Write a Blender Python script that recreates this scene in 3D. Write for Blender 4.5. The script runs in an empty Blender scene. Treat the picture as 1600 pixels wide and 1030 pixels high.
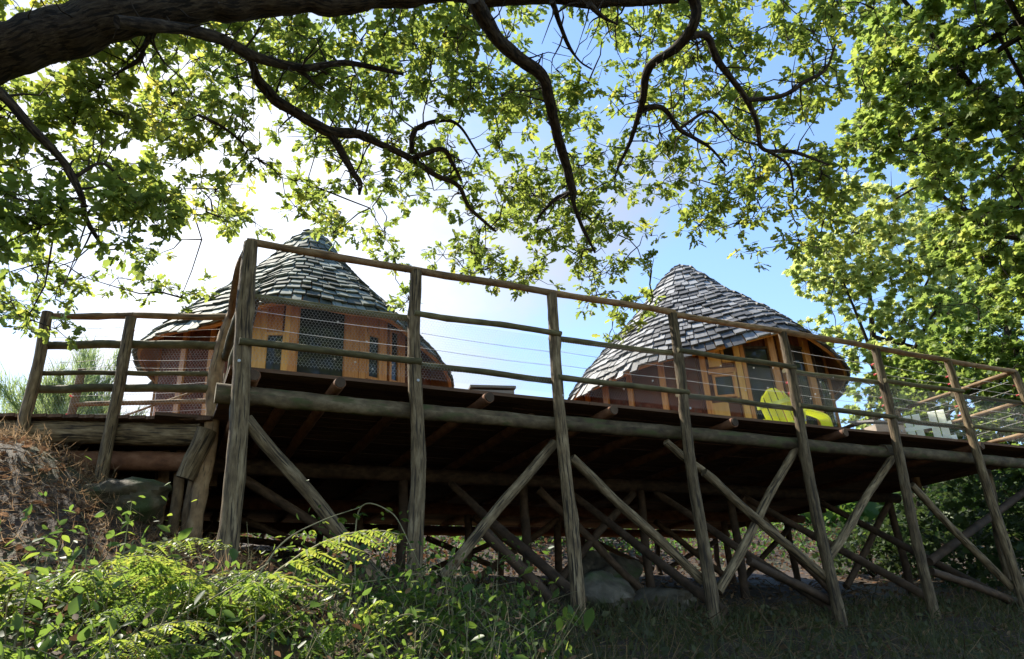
import bpy, math, random
import numpy as np
from mathutils import Vector, Matrix, noise
random.seed(7); rng = np.random.default_rng(11)
C = bpy.context.scene.collection
SC = bpy.context.scene
R = math.radians

# ------------------------------------------------------------------ camera, sky, sun, exposure
FPX, PITCH, ROLL = 1131.0, R(23.5), R(3.3)          # focal length in pixels of a 1600 px wide picture
U_ = Vector((0, -math.sin(PITCH), math.cos(PITCH))); X_ = Vector((1, 0, 0)); F_ = Vector((0, math.cos(PITCH), math.sin(PITCH)))
cam_r = X_ * math.cos(ROLL) - U_ * math.sin(ROLL); cam_u = X_ * math.sin(ROLL) + U_ * math.cos(ROLL)
cd = bpy.data.cameras.new('camera'); cam = bpy.data.objects.new('camera', cd); C.objects.link(cam)
cam.matrix_world = Matrix(((cam_r.x, cam_u.x, -F_.x, 0), (cam_r.y, cam_u.y, -F_.y, 0), (cam_r.z, cam_u.z, -F_.z, 0), (0, 0, 0, 1)))
cd.sensor_width = 36; cd.lens = FPX / 1600 * 36; cd.clip_start = .05; cd.clip_end = 3000
SC.camera = cam
SUN_AZ, SUN_EL = R(-58), R(49)
sunv = Vector((math.sin(SUN_AZ) * math.cos(SUN_EL), math.cos(SUN_AZ) * math.cos(SUN_EL), math.sin(SUN_EL)))
w = bpy.data.worlds.new('World'); SC.world = w; w.use_nodes = True
nt = w.node_tree; nt.nodes.clear()
def N(t, **k):
    n = nt.nodes.new(t)
    for a, b in k.items(): setattr(n, a, b)
    return n
wo = N('ShaderNodeOutputWorld'); bg = N('ShaderNodeBackground'); bg.inputs[1].default_value = .14
sky = N('ShaderNodeTexSky', sky_type='NISHITA', sun_disc=False, sun_elevation=SUN_EL, sun_rotation=SUN_AZ, air_density=1.0, dust_density=.2, ozone_density=3.2)
tc = N('ShaderNodeTexCoord')
nz = N('ShaderNodeTexNoise'); nz.inputs['Scale'].default_value = 2.3; nz.inputs['Detail'].default_value = 7; nz.inputs['Roughness'].default_value = .55
mp = N('ShaderNodeMapping'); mp.inputs['Scale'].default_value = (1, 1, 1.8); mp.inputs['Location'].default_value = (.35, .1, .2)
dot = N('ShaderNodeVectorMath', operation='DOT_PRODUCT'); dot.inputs[1].default_value = (-.37, .80, .47)   # where the bright bank of cloud stands
ma = N('ShaderNodeMath', operation='MULTIPLY_ADD'); ma.inputs[1].default_value = 1.55; ma.inputs[2].default_value = -1.29
ad = N('ShaderNodeMath', operation='ADD')
mr = N('ShaderNodeMapRange', interpolation_type='SMOOTHSTEP'); mr.inputs[1].default_value = .48; mr.inputs[2].default_value = .82
pw = N('ShaderNodeMath', operation='POWER'); pw.inputs[1].default_value = 14
gl = N('ShaderNodeMath', operation='MULTIPLY_ADD'); gl.inputs[1].default_value = 3.0; gl.inputs[2].default_value = 1.65
mx0 = N('ShaderNodeMath', operation='MAXIMUM'); mx0.inputs[1].default_value = 0
cc = N('ShaderNodeVectorMath', operation='SCALE'); cc.inputs[0].default_value = (.93, .98, 1.08)
mix = N('ShaderNodeMix', data_type='RGBA')
L = nt.links.new
L(tc.outputs['Generated'], mp.inputs[0]); L(mp.outputs[0], nz.inputs['Vector'])
L(tc.outputs['Generated'], dot.inputs[0]); L(dot.outputs['Value'], ma.inputs[0]); L(ma.outputs[0], ad.inputs[0]); L(nz.outputs[0], ad.inputs[1])
L(ad.outputs[0], mr.inputs[0]); L(dot.outputs['Value'], mx0.inputs[0]); L(mx0.outputs[0], pw.inputs[0]); L(pw.outputs[0], gl.inputs[0]); L(gl.outputs[0], cc.inputs[3])
L(mr.outputs[0], mix.inputs[0]); L(sky.outputs[0], mix.inputs[6]); L(cc.outputs[0], mix.inputs[7])
L(mix.outputs[2], bg.inputs[0]); L(bg.outputs[0], wo.inputs[0])
sl = bpy.data.lights.new('sun', 'SUN'); sl.energy = 4.6; sl.angle = R(.5); sl.color = (1, .93, .8)
so = bpy.data.objects.new('sun', sl); C.objects.link(so); so.rotation_euler = sunv.to_track_quat('Z', 'Y').to_euler()
SC.view_settings.view_transform = 'Standard'; SC.view_settings.look = 'None'; SC.view_settings.gamma = 1; SC.view_settings.exposure = 1.35
SC.render.engine = 'CYCLES'; cy = SC.cycles
cy.max_bounces = 9; cy.diffuse_bounces = 4; cy.transmission_bounces = 6; cy.transparent_max_bounces = 8; cy.use_denoising = True
cy.sample_clamp_indirect = 6; cy.caustics_reflective = False; cy.caustics_refractive = False

# ------------------------------------------------------------------ geometry of the place (measured from the photograph, metres, eye at z = 0)
def ray(px, py):
    x = (px - 800) / FPX; y = -(py - 515) / FPX
    d = F_ + cam_r * x + cam_u * y
    return d
def atD(px, py, D):                                  # point on the ray at horizontal distance D
    d = ray(px, py); return d * (D / math.hypot(d.x, d.y))
def atS(px, py, S): d = ray(px, py); return d.normalized() * S
A = Vector((-1.94, 4.73, 0)); UV_ = Vector((.892, .453, 0)).normalized(); NV = Vector((-UV_.y, UV_.x, 0))
def ab(a, b, z=0): p = A + UV_ * a + NV * b; return Vector((p.x, p.y, z))
def onb(px, py, b=0):                                # point of the vertical plane b behind the deck front
    d = ray(px, py); t = (NV.dot(A) + b) / NV.dot(d); return d * t
def proj(p):
    yc = F_.dot(p); return 800 + FPX * cam_r.dot(p) / yc, 515 - FPX * cam_u.dot(p) / yc
def sm(t): t = np.clip(t, 0, 1); return t * t * (3 - 2 * t)
ZB = 1.80          # top of the front edge log
ZD = 1.93          # deck floor
def vnoise(x, y, s):                                 # cheap smooth value noise
    return (np.sin(x * 1.7 * s + 1.3 * np.sin(y * 1.1 * s)) + np.sin(y * 2.3 * s + 1.7 * np.sin(x * .9 * s + 2)) + .6 * np.sin((x + y) * 3.9 * s + 1) + .5 * np.sin((x - 1.4 * y) * 4.7 * s)) / 3.1
def gz(x, y):
    x = np.asarray(x, float); y = np.asarray(y, float)
    qx = x - A.x; qy = y - A.y
    a = qx * UV_.x + qy * UV_.y; b = qx * NV.x + qy * NV.y
    base = np.interp(a, [-30, -6, -1, 0, 1.4, 2.6, 5, 9, 14, 30], [.7, .6, .55, .5, .4, .1, 0, -.02, .1, .3])
    z = base + np.where(b > 0, .165 * np.minimum(b, 30) + .16 * np.clip(b - 6.6, 0, 8) + .03 * np.maximum(b - 30, 0), .37 * np.maximum(b, -5.2) + .03 * np.minimum(b + 5.2, 0))
    bank = .88 * sm((.15 - a) / 1.7) * sm((b + .45) / 1.9)
    z = z + bank
    cap = 1.55 + .35 * np.tanh((z - 1.55) / .35) + .15 * np.maximum(b - 9, 0)
    wgt = sm((3.2 - a) / 2.5)
    z = np.where(z > 1.55, z * (1 - wgt) + np.minimum(cap, z) * wgt, z)
    fade = np.clip(np.hypot(x, y) / 3, 0, 1)
    return z + (.06 * vnoise(x, y, 1.1) + .03 * vnoise(x, y, 3.7)) * fade
def gzp(x, y): return float(gz(x, y))

# ------------------------------------------------------------------ materials
def mat(name, cols, coord='UV', scale=(1, 1, 1), nscale=6., detail=6., rough=.8, bump=.3, bdist=.01, rnd=.35, tint=None, transl=0, spec=.3, ramp=(.3, .7), fine=None):
    """noise-driven colour ramp; every object (Object Info random) and, with tint, every piece differs a little"""
    m = bpy.data.materials.new(name); m.use_nodes = True; t = m.node_tree; t.nodes.clear()
    def n(ty, **k):
        q = t.nodes.new(ty)
        for a_, b_ in k.items(): setattr(q, a_, b_)
        return q
    l = t.links.new
    out = n('ShaderNodeOutputMaterial'); pb = n('ShaderNodeBsdfPrincipled'); pb.inputs['Roughness'].default_value = rough; pb.inputs['Specular IOR Level'].default_value = spec
    co = n('ShaderNodeTexCoord'); mpp = n('ShaderNodeMapping'); mpp.inputs['Scale'].default_value = scale
    oi = n('ShaderNodeObjectInfo'); sc = n('ShaderNodeVectorMath', operation='SCALE'); sc.inputs[0].default_value = (37, 61, 23); l(oi.outputs['Random'], sc.inputs[3])
    addv = n('ShaderNodeVectorMath', operation='ADD'); l(co.outputs[coord], addv.inputs[0]); l(sc.outputs[0], addv.inputs[1]); l(addv.outputs[0], mpp.inputs[0])
    no = n('ShaderNodeTexNoise'); no.inputs['Scale'].default_value = nscale; no.inputs['Detail'].default_value = detail; no.inputs['Roughness'].default_value = .6
    l(mpp.outputs[0], no.inputs['Vector'])
    rp = n('ShaderNodeValToRGB'); e = rp.color_ramp.elements
    pos = np.linspace(ramp[0], ramp[1], len(cols))
    while len(e) < len(cols): e.new(.5)
    for k, c in enumerate(cols): e[k].position = pos[k]; e[k].color = (*c, 1)
    src = no.outputs[0]
    if tint is not None:                             # colour mostly from the per-piece attribute, noise on top
        at = n('ShaderNodeAttribute', attribute_name='tint')
        m1 = n('ShaderNodeMath', operation='MULTIPLY_ADD'); m1.inputs[1].default_value = tint; l(at.outputs['Fac'], m1.inputs[0])
        m2 = n('ShaderNodeMath', operation='MULTIPLY'); m2.inputs[1].default_value = 1 - tint; l(no.outputs[0], m2.inputs[0]); l(m2.outputs[0], m1.inputs[2]); src = m1.outputs[0]
    l(src, rp.inputs[0])
    hs = n('ShaderNodeHueSaturation'); l(rp.outputs[0], hs.inputs['Color'])
    vm = n('ShaderNodeMapRange'); vm.inputs[3].default_value = 1 - rnd; vm.inputs[4].default_value = 1 + rnd; l(oi.outputs['Random'], vm.inputs[0]); l(vm.outputs[0], hs.inputs['Value'])
    col = hs.outputs[0]
    if fine:                                         # dark streaks / cracks / blotches: (scale vector, noise scale, colour, lo, hi)
        mf = n('ShaderNodeMapping'); mf.inputs['Scale'].default_value = fine[0]; l(addv.outputs[0], mf.inputs[0])
        nf = n('ShaderNodeTexNoise'); nf.inputs['Scale'].default_value = fine[1]; nf.inputs['Detail'].default_value = 5; l(mf.outputs[0], nf.inputs['Vector'])
        rf = n('ShaderNodeMapRange', interpolation_type='SMOOTHSTEP'); rf.inputs[1].default_value = fine[3]; rf.inputs[2].default_value = fine[4]; l(nf.outputs[0], rf.inputs[0])
        mc = n('ShaderNodeMix', data_type='RGBA'); l(rf.outputs[0], mc.inputs[0]); l(col, mc.inputs[6]); mc.inputs[7].default_value = (*fine[2], 1); col = mc.outputs[2]
    l(col, pb.inputs['Base Color'])
    if bump:
        bp = n('ShaderNodeBump'); bp.inputs['Strength'].default_value = bump; bp.inputs['Distance'].default_value = bdist; l(no.outputs[0], bp.inputs['Height']); l(bp.outputs[0], pb.inputs['Normal'])
    if transl:
        tr = n('ShaderNodeBsdfTranslucent'); h2 = n('ShaderNodeHueSaturation'); h2.inputs['Saturation'].default_value = 1.02; h2.inputs['Value'].default_value = 2.8; h2.inputs['Hue'].default_value = .483
        l(col, h2.inputs['Color']); l(h2.outputs[0], tr.inputs[0])
        ms = n('ShaderNodeMixShader'); ms.inputs[0].default_value = transl; l(pb.outputs[0], ms.inputs[1]); l(tr.outputs[0], ms.inputs[2]); l(ms.outputs[0], out.inputs[0])
    else: l(pb.outputs[0], out.inputs[0])
    return m
GR = (1.2, .16, 1)      # grain: stretched along the piece
M = dict(
    log=mat('weathered_log', [(.058, .038, .019), (.145, .101, .052), (.27, .202, .115)], scale=(7, 1.6, 1), nscale=4, detail=8, bump=1., bdist=.012, rnd=.3, fine=((14, .8, 1), 5, (.03, .021, .012), .53, .62)),
    mosslog=mat('mossy_log', [(.045, .031, .018), (.10, .073, .04), (.18, .14, .082)], scale=(3, 2, 1), nscale=4, bump=.8, bdist=.012, rnd=.25, fine=((4, 1.5, 1), 3, (.065, .07, .025), .5, .66)),
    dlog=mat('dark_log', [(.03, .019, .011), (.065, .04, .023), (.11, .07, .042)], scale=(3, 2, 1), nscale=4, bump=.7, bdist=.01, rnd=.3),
    joist=mat('joist_log', [(.09, .04, .02), (.17, .075, .038), (.24, .12, .06)], scale=(3, 2, 1), nscale=4, bump=.7, bdist=.01, rnd=.3),
    redlog=mat('reddish_log', [(.12, .05, .025), (.22, .095, .045), (.30, .15, .08)], scale=(3, 2, 1), nscale=4, bump=.6, bdist=.01, rnd=.3),
    rail=mat('rail_wood', [(.12, .075, .04), (.24, .15, .075), (.34, .235, .13)], scale=(3, 2, 1), nscale=4, bump=.6, bdist=.01, rnd=.25, fine=((9, .8, 1), 5, (.07, .05, .03), .57, .7)),
    mrail=mat('mossy_rail', [(.055, .045, .022), (.105, .09, .04), (.17, .145, .075)], scale=(3, 2, 1), nscale=4, bump=.6, bdist=.01, rnd=.25),
    board=mat('deck_board', [(.06, .032, .018), (.11, .06, .034), (.17, .10, .06)], scale=(8, .9, 1), nscale=5, bump=.4, rnd=.35),
    orange=mat('larch_wood', [(.42, .15, .035), (.58, .25, .065), (.68, .34, .11)], scale=(9, 1, 1), nscale=4, bump=.25, bdist=.004, rnd=.15, rough=.55),
    redor=mat('red_larch', [(.42, .15, .042), (.55, .245, .072), (.64, .32, .11)], scale=(9, 1, 1), nscale=4, bump=.25, bdist=.004, rnd=.12, rough=.55),
    yellow=mat('pale_larch', [(.56, .27, .06), (.70, .38, .10), (.78, .47, .16)], scale=(9, 1, 1), nscale=4, bump=.2, bdist=.004, rnd=.12, rough=.5),
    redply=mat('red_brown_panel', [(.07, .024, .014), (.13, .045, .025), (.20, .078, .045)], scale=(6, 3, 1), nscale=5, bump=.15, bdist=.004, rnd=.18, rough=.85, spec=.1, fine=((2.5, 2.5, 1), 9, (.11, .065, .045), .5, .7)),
    shin1=mat('mossy_shingle', [(.065, .07, .048), (.14, .155, .115), (.235, .25, .195)], scale=(6, .8, 1), nscale=3, tint=.6, bump=.5, bdist=.006, rnd=.12, rough=.75, fine=((12, .7, 1), 3, (.05, .05, .035), .58, .7)),
    shin2=mat('silver_shingle', [(.065, .063, .06), (.145, .14, .133), (.27, .265, .255)], scale=(6, .8, 1), nscale=3, tint=.6, bump=.5, bdist=.006, rnd=.12, rough=.6, spec=.45, fine=((12, .7, 1), 3, (.07, .065, .065), .58, .7)),
    bark=mat('oak_bark', [(.02, .014, .009), (.05, .036, .022), (.10, .078, .05)], scale=(14, 6, 1), nscale=3, detail=9, bump=1., bdist=.014, rnd=.1, rough=.95, fine=((20, 5, 1), 2.4, (.012, .009, .006), .5, .6)),
    twig=mat('twig_bark', [(.02, .015, .01), (.05, .036, .022)], coord='Object', nscale=9, bump=0, rnd=.1, rough=.95),
    rock=mat('granite', [(.035, .028, .018), (.095, .08, .055), (.18, .155, .115)], coord='Object', nscale=5, detail=9, bump=.9, bdist=.04, rnd=.1, fine=((1, 1, 1), 2.2, (.06, .085, .03), .52, .66)),
    mossrock=mat('mossy_rock', [(.03, .022, .012), (.07, .055, .028), (.13, .10, .055)], coord='Object', nscale=6, detail=9, bump=1, bdist=.04, rnd=.1, fine=((1, 1, 1), 4, (.04, .055, .015), .42, .6)),
    ground=mat('forest_soil', [(.018, .012, .008), (.045, .03, .018), (.08, .053, .032)], coord='Object', nscale=2.4, detail=10, bump=1, bdist=.05, rnd=0, fine=((1, 1, 1), 1.1, (.045, .05, .018), .52, .66)),
    oak=mat('oak_leaf', [(.06, .095, .018), (.10, .145, .028), (.15, .19, .036), (.24, .23, .04)], coord='Object', nscale=1.4, tint=.7, ramp=(.1, .95), bump=0, rnd=0, rough=.5, transl=.5),
    maple=mat('maple_leaf', [(.065, .11, .024), (.105, .16, .034), (.155, .205, .044), (.22, .235, .06)], coord='Object', nscale=1., tint=.7, ramp=(.1, .95), bump=0, rnd=0, rough=.5, transl=.5),
    ash=mat('ash_leaf', [(.10, .15, .04), (.15, .205, .058), (.205, .255, .075), (.27, .285, .095)], coord='Object', nscale=.6, tint=.7, ramp=(.1, .95), bump=0, rnd=0, rough=.5, transl=.5),
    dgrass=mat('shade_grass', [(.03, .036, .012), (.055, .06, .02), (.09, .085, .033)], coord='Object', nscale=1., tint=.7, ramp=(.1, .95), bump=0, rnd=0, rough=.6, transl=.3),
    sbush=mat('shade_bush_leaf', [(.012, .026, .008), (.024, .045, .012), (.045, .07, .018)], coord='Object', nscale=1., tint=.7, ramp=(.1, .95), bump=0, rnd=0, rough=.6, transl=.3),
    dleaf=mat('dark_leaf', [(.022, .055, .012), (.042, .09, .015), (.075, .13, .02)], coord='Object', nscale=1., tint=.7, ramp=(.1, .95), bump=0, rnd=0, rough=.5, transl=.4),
    fern=mat('bracken_green', [(.045, .085, .015), (.085, .14, .022), (.155, .195, .032), (.24, .19, .05)], coord='Object', nscale=2.5, tint=.7, ramp=(.1, .98), bump=0, rnd=.15, rough=.45, transl=.5),
    bramble=mat('bramble_leaf', [(.025, .05, .012), (.06, .105, .018), (.15, .185, .026)], coord='Object', nscale=3, tint=.7, ramp=(.1, .95), bump=0, rnd=.25, rough=.45, transl=.5, spec=.35),
    stem=mat('green_stem', [(.14, .13, .06), (.30, .25, .13)], coord='Object', nscale=6, bump=0, rnd=.2),
    straw=mat('dry_straw', [(.085, .058, .028), (.20, .14, .068), (.35, .26, .135)], coord='Object', nscale=3, tint=.7, ramp=(.1, .9), bump=0, rnd=.1, transl=.3),
    litter=mat('leaf_litter', [(.05, .03, .015), (.12, .072, .036), (.25, .165, .09)], coord='Object', nscale=3, tint=.7, ramp=(.1, .9), bump=0, rnd=0, transl=.2),
    broom=mat('broom_green', [(.09, .14, .05), (.15, .21, .08), (.22, .27, .12)], coord='Object', nscale=3, tint=.7, ramp=(.1, .9), bump=0, rnd=0, transl=.4),
    white=mat('white_plastic', [(.74, .76, .70), (.82, .84, .78)], coord='Object', nscale=4, bump=0, rnd=0, rough=.4, transl=.25),
    lime=mat('lime_plastic', [(.47, .53, .09), (.55, .61, .12)], coord='Object', nscale=4, bump=0, rnd=0, rough=.35, spec=.5, transl=.25),
    wire=mat('white_wire', [(.62, .58, .54), (.72, .69, .65)], coord='Object', nscale=4, bump=0, rnd=0, rough=.4),
    net=mat('galvanised_wire', [(.32, .32, .3), (.42, .42, .4)], coord='Object', nscale=4, bump=0, rnd=0, rough=.35, spec=.6),
    red=mat('red_plastic', [(.62, .09, .10), (.70, .13, .14)], coord='Object', nscale=4, bump=0, rnd=0, rough=.4, transl=.25),
    grey=mat('grey_paint', [(.20, .185, .175), (.27, .25, .235)], coord='Object', nscale=4, bump=.1, rnd=.1, rough=.7),
    beige=mat('beige_plank', [(.36, .29, .23), (.48, .40, .33)], coord='Object', scale=(1, 6, 6), nscale=4, bump=.2, rnd=.1, rough=.7),
    dark=mat('dark_void', [(.012, .01, .009), (.02, .017, .015)], coord='Object', nscale=4, bump=0, rnd=0),
    steel=mat('bolt_steel', [(.35, .36, .37), (.5, .5, .5)], coord='Object', nscale=4, bump=0, rnd=0, rough=.4),
)
def glass_mat():
    m = bpy.data.materials.new('window_glass'); m.use_nodes = True; p = m.node_tree.nodes['Principled BSDF']
    p.inputs['Base Color'].default_value = (.03, .032, .03, 1); p.inputs['Roughness'].default_value = .06; p.inputs['Specular IOR Level'].default_value = .4
    return m
M['glass'] = glass_mat()
M['lime'].node_tree.nodes['Principled BSDF'].inputs['Coat Weight'].default_value = .4

# ------------------------------------------------------------------ mesh helpers
class MB:
    def __init__(s): s.v = []; s.f = []; s.uv = []
    def add(s, verts, faces, uvs=None):
        o = len(s.v); s.v += [tuple(p) for p in verts]
        for k, fc in enumerate(faces):
            s.f.append([o + i for i in fc]); s.uv.append(uvs[k] if uvs else [(0, 0)] * len(fc))
        return s
    def hexa(s, P, ul=1., vl=1.):                    # eight corners: bottom ring 0-3, top ring 4-7
        F = [(3, 2, 1, 0), (4, 5, 6, 7), (0, 1, 5, 4), (1, 2, 6, 5), (2, 3, 7, 6), (3, 0, 4, 7)]
        return s.add(P, F, [[(0, 0), (ul, 0), (ul, vl), (0, vl)]] * 6)
    def bar(s, p, q, w, h, up=Vector((0, 0, 1)), e0=0., jit=0.):  # rectangular bar from p to q; uv runs along it
        p = Vector(p); q = Vector(q); d = (q - p); ln = d.length; d = d.normalized(); x = d.cross(up).normalized(); y = x.cross(d).normalized()
        j = lambda: 1 + random.uniform(-jit, jit)
        P = [c + x * (sx * w / 2 * j()) + y * (sy * h / 2 * j()) for c in (p, q) for sx, sy in ((-1, -1), (1, -1), (1, 1), (-1, 1))]
        F = [(3, 2, 1, 0), (4, 5, 6, 7), (0, 1, 5, 4), (1, 2, 6, 5), (2, 3, 7, 6), (3, 0, 4, 7)]
        U = [[(0, 0), (w, 0), (w, h), (0, h)]] * 2 + [[(0, 0), (w, 0), (w, ln), (0, ln)], [(0, 0), (h, 0), (h, ln), (0, ln)]] * 2
        U[2:] = [[(0, 0), (.15, 0), (.15, ln), (0, ln)]] * 4
        return s.add(P, F, U)
    def tube(s, pts, rad, n=8, wob=0., flat=1., cap=True, up=None, knots=0, rough=0.):
        pts = [Vector(p) for p in pts]; k = len(pts)
        if not hasattr(rad, '__len__'): rad = [rad] * k
        V = []; ln = 0; L_ = []
        t0 = (pts[1] - pts[0]).normalized(); ref = up or (Vector((0, 0, 1)) if abs(t0.z) < .8 else Vector((1, 0, 0)))
        x = t0.cross(ref).normalized()
        ph = [random.uniform(0, 6.28) for _ in range(3)]; tot = sum((pts[i + 1] - pts[i]).length for i in range(k - 1))
        kn = [(random.uniform(0, tot), random.uniform(0, 6.28), random.uniform(.12, .3)) for _ in range(int(knots * tot + random.random()))] if knots else []
        for i in range(k):
            t = (pts[min(i + 1, k - 1)] - pts[max(i - 1, 0)]).normalized()
            x = (x - t * x.dot(t)).normalized(); y = t.cross(x)
            if i: ln += (pts[i] - pts[i - 1]).length
            L_.append(ln)
            for j in range(n):
                th = 2 * math.pi * j / n
                r = rad[i] * (1 + wob * (.5 * math.sin(2 * th + ph[0] + ln * 1.3) + .4 * math.sin(3 * th + ph[1] - ln * 2.1) + random.uniform(-.4, .4)))
                for kl, kt, ka in kn:
                    dl = (ln - kl) / .055; da = math.sin((th - kt) / 2) * 2 / .5
                    if abs(dl) < 2.5: r *= 1 + ka * math.exp(-dl * dl - da * da)
                if rough:
                    pp = pts[i] + x * (math.cos(th) * r) + y * (math.sin(th) * r); r *= 1 + rough * (noise.noise(pp * 5) + .6 * noise.noise(pp * 13) + .35 * noise.noise(pp * 31))
                V.append(pts[i] + x * (math.cos(th) * r) + y * (math.sin(th) * r * flat))
        F = []; Uv = []; cr = 2 * math.pi * max(rad)
        for i in range(k - 1):
            for j in range(n):
                j2 = (j + 1) % n
                F.append((i * n + j, i * n + j2, (i + 1) * n + j2, (i + 1) * n + j))
                Uv.append([(j / n * cr, L_[i]), ((j + 1) / n * cr, L_[i]), ((j + 1) / n * cr, L_[i + 1]), (j / n * cr, L_[i + 1])])
        if cap:
            F.append(tuple(range(n - 1, -1, -1))); Uv.append([(.02 * math.cos(6.28 * j / n), .02 * math.sin(6.28 * j / n)) for j in range(n)])
            F.append(tuple((k - 1) * n + j for j in range(n))); Uv.append([(.02 * math.cos(6.28 * j / n), .02 * math.sin(6.28 * j / n)) for j in range(n)])
        return s.add(V, F, Uv)
    def mesh(s, name, m, smooth=None):
        me = bpy.data.meshes.new(name); me.from_pydata(s.v, [], s.f)
        u = me.uv_layers.new(name='UVMap'); u.data.foreach_set('uv', [c for fc in s.uv for p in fc for c in p])
        me.materials.append(m)
        if smooth is not None: me.shade_smooth(); me.set_sharp_from_angle(angle=R(smooth))
        return me
    def build(s, name, m, parent=None, smooth=None, kind=None, label=None):
        return link(name, s.mesh(name, m, smooth), parent, kind, label)
def link(name, me, parent=None, kind=None, label=None, mw=None):
    o = bpy.data.objects.new(name, me); C.objects.link(o)
    if parent:
        o.parent = parent; o.matrix_parent_inverse = parent.matrix_basis.inverted()
    if mw is not None: o.matrix_basis = mw
    if kind: o['kind'] = kind
    if label: o['label'] = label
    return o
def thing(name, label, cat, loc, group=None):
    o = bpy.data.objects.new(name, None); C.objects.link(o); o.location = loc; o.empty_display_size = .2
    o['label'] = label; o['category'] = cat
    if group: o['group'] = group
    return o
def tag(o, label, cat, group=None):
    o['label'] = label; o['category'] = cat
    if group: o['group'] = group
    return o
def fast_mesh(name, V, faces, nper, tint, m, smooth=False):
    """V: (P, k, 3) copies of one template; faces: list of index tuples into the template"""
    P, k, _ = V.shape
    me = bpy.data.meshes.new(name); me.vertices.add(P * k); me.vertices.foreach_set('co', V.reshape(-1).astype(np.float32))
    lens = np.array([len(f) for f in faces]); idx = np.concatenate([np.array(f) for f in faces])
    allidx = (idx[None, :] + (np.arange(P) * k)[:, None]).reshape(-1)
    me.loops.add(len(allidx)); me.loops.foreach_set('vertex_index', allidx.astype(np.int32))
    tot = np.tile(lens, P); st = np.concatenate([[0], np.cumsum(tot)[:-1]])
    me.polygons.add(len(tot)); me.polygons.foreach_set('loop_start', st.astype(np.int32))
    a = me.attributes.new('tint', 'FLOAT', 'FACE'); a.data.foreach_set('value', np.repeat(tint, len(faces)).astype(np.float32))
    me.update(calc_edges=True); me.materials.append(m)
    if smooth: me.shade_smooth()
    return me
def unit(v): return v / np.maximum(np.linalg.norm(v, axis=-1, keepdims=True), 1e-9)
# leaf templates: base at the origin, tip at +y, z is the face
OAK_V = np.array([(0, 0, 0), (.13, .2, .02), (.08, .32, .015), (.25, .52, .05), (.15, .66, .03), (.2, .86, .03), (0, 1.02, -.02), (-.2, .82, .03), (-.14, .64, .03), (-.26, .5, .05), (-.08, .3, .015), (-.13, .2, .02)]); OAK_F = [(0, 1, 2, 3, 4, 5, 6), (0, 6, 7, 8, 9, 10, 11)]
MAP_V = np.array([(0, 0, 0), (.22, .05, .02), (.48, .2, 0), (.3, .36, .03), (.5, .68, -.02), (.2, .62, .03), (0, 1.05, -.03), (-.2, .62, .03), (-.5, .68, -.02), (-.3, .36, .03), (-.48, .2, 0), (-.22, .05, .02)]); MAP_F = [(0, 1, 2, 3, 4, 5, 6), (0, 6, 7, 8, 9, 10, 11)]
OVA_V = np.array([(0, 0, 0), (.2, .18, .03), (.3, .42, .05), (.2, .75, .03), (0, 1.05, -.06), (-.2, .75, .03), (-.3, .42, .05), (-.2, .18, .03)]); OVA_F = [(0, 1, 2, 3, 4), (0, 4, 5, 6, 7)]
BLA_V = np.array([(-.5, 0, 0), (.5, 0, 0), (.42, .35, .04), (.25, .7, .16), (0, 1., .4), (-.25, .7, .16), (-.42, .35, .04)]); BLA_F = [(0, 1, 2, 6), (6, 2, 3, 5), (5, 3, 4)]
def place(tv, base, ydir, ndir, size, width=1.):
    y = unit(ydir); x = unit(np.cross(y, ndir)); z = np.cross(x, y)
    s = size[:, None, None]
    return base[:, None, :] + s * (tv[None, :, 0:1] * width * x[:, None, :] + tv[None, :, 1:2] * y[:, None, :] + tv[None, :, 2:3] * z[:, None, :])
def thin(segs, name, m, parent, n=3, kind='stuff', label=None):
    """many thin sticks: list of (points, r0, r1) -> one mesh"""
    V = []; F = []; o = 0
    for pts, r0, r1 in segs:
        k = len(pts); P = np.array([tuple(p) for p in pts]); t = unit(np.gradient(P, axis=0)); ref = np.array((.31, .17, .93)); x = unit(np.cross(t, ref)); y = np.cross(t, x)
        rr = np.linspace(r0, r1, k)
        th = 2 * np.pi * np.arange(n) / n
        ring = P[:, None, :] + rr[:, None, None] * (np.cos(th)[None, :, None] * x[:, None, :] + np.sin(th)[None, :, None] * y[:, None, :])
        V.append(ring.reshape(-1, 3))
        for i in range(k - 1):
            for j in range(n):
                F.append((o + i * n + j, o + i * n + (j + 1) % n, o + (i + 1) * n + (j + 1) % n, o + (i + 1) * n + j))
        o += k * n
    me = bpy.data.meshes.new(name); me.from_pydata(np.concatenate(V).tolist(), [], F); me.materials.append(m); me.shade_smooth()
    return link(name, me, parent, kind, label)
def spline(pts, per=6):                              # Catmull-Rom through points (Vectors), returns list
    P = [Vector(p) for p in pts]; P = [P[0] * 2 - P[1]] + P + [P[-1] * 2 - P[-2]]; out = []
    for i in range(1, len(P) - 2):
        for k in range(per):
            t = k / per; a, b, c, d = P[i - 1], P[i], P[i + 1], P[i + 2]
            out.append(.5 * ((2 * b) + (c - a) * t + (2 * a - 5 * b + 4 * c - d) * t * t + (3 * b - a - 3 * c + d) * t ** 3))
    out.append(P[-2]); return out
def logpts(p, q, seg=8, amp=.012):                   # slightly crooked axis for a pole
    p = Vector(p); q = Vector(q); ln = (q - p).length; a1, a2 = random.uniform(0, 6), random.uniform(0, 6); k = random.uniform(.7, 1.4)
    out = []
    for i in range(seg + 1):
        t = i / seg; w_ = math.sin(math.pi * t) * amp
        out.append(p.lerp(q, t) + Vector((math.sin(a1 + k * 5 * t), math.cos(a2 + k * 4 * t), .3 * math.sin(a2 + 7 * t))) * w_)
    return out
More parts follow.
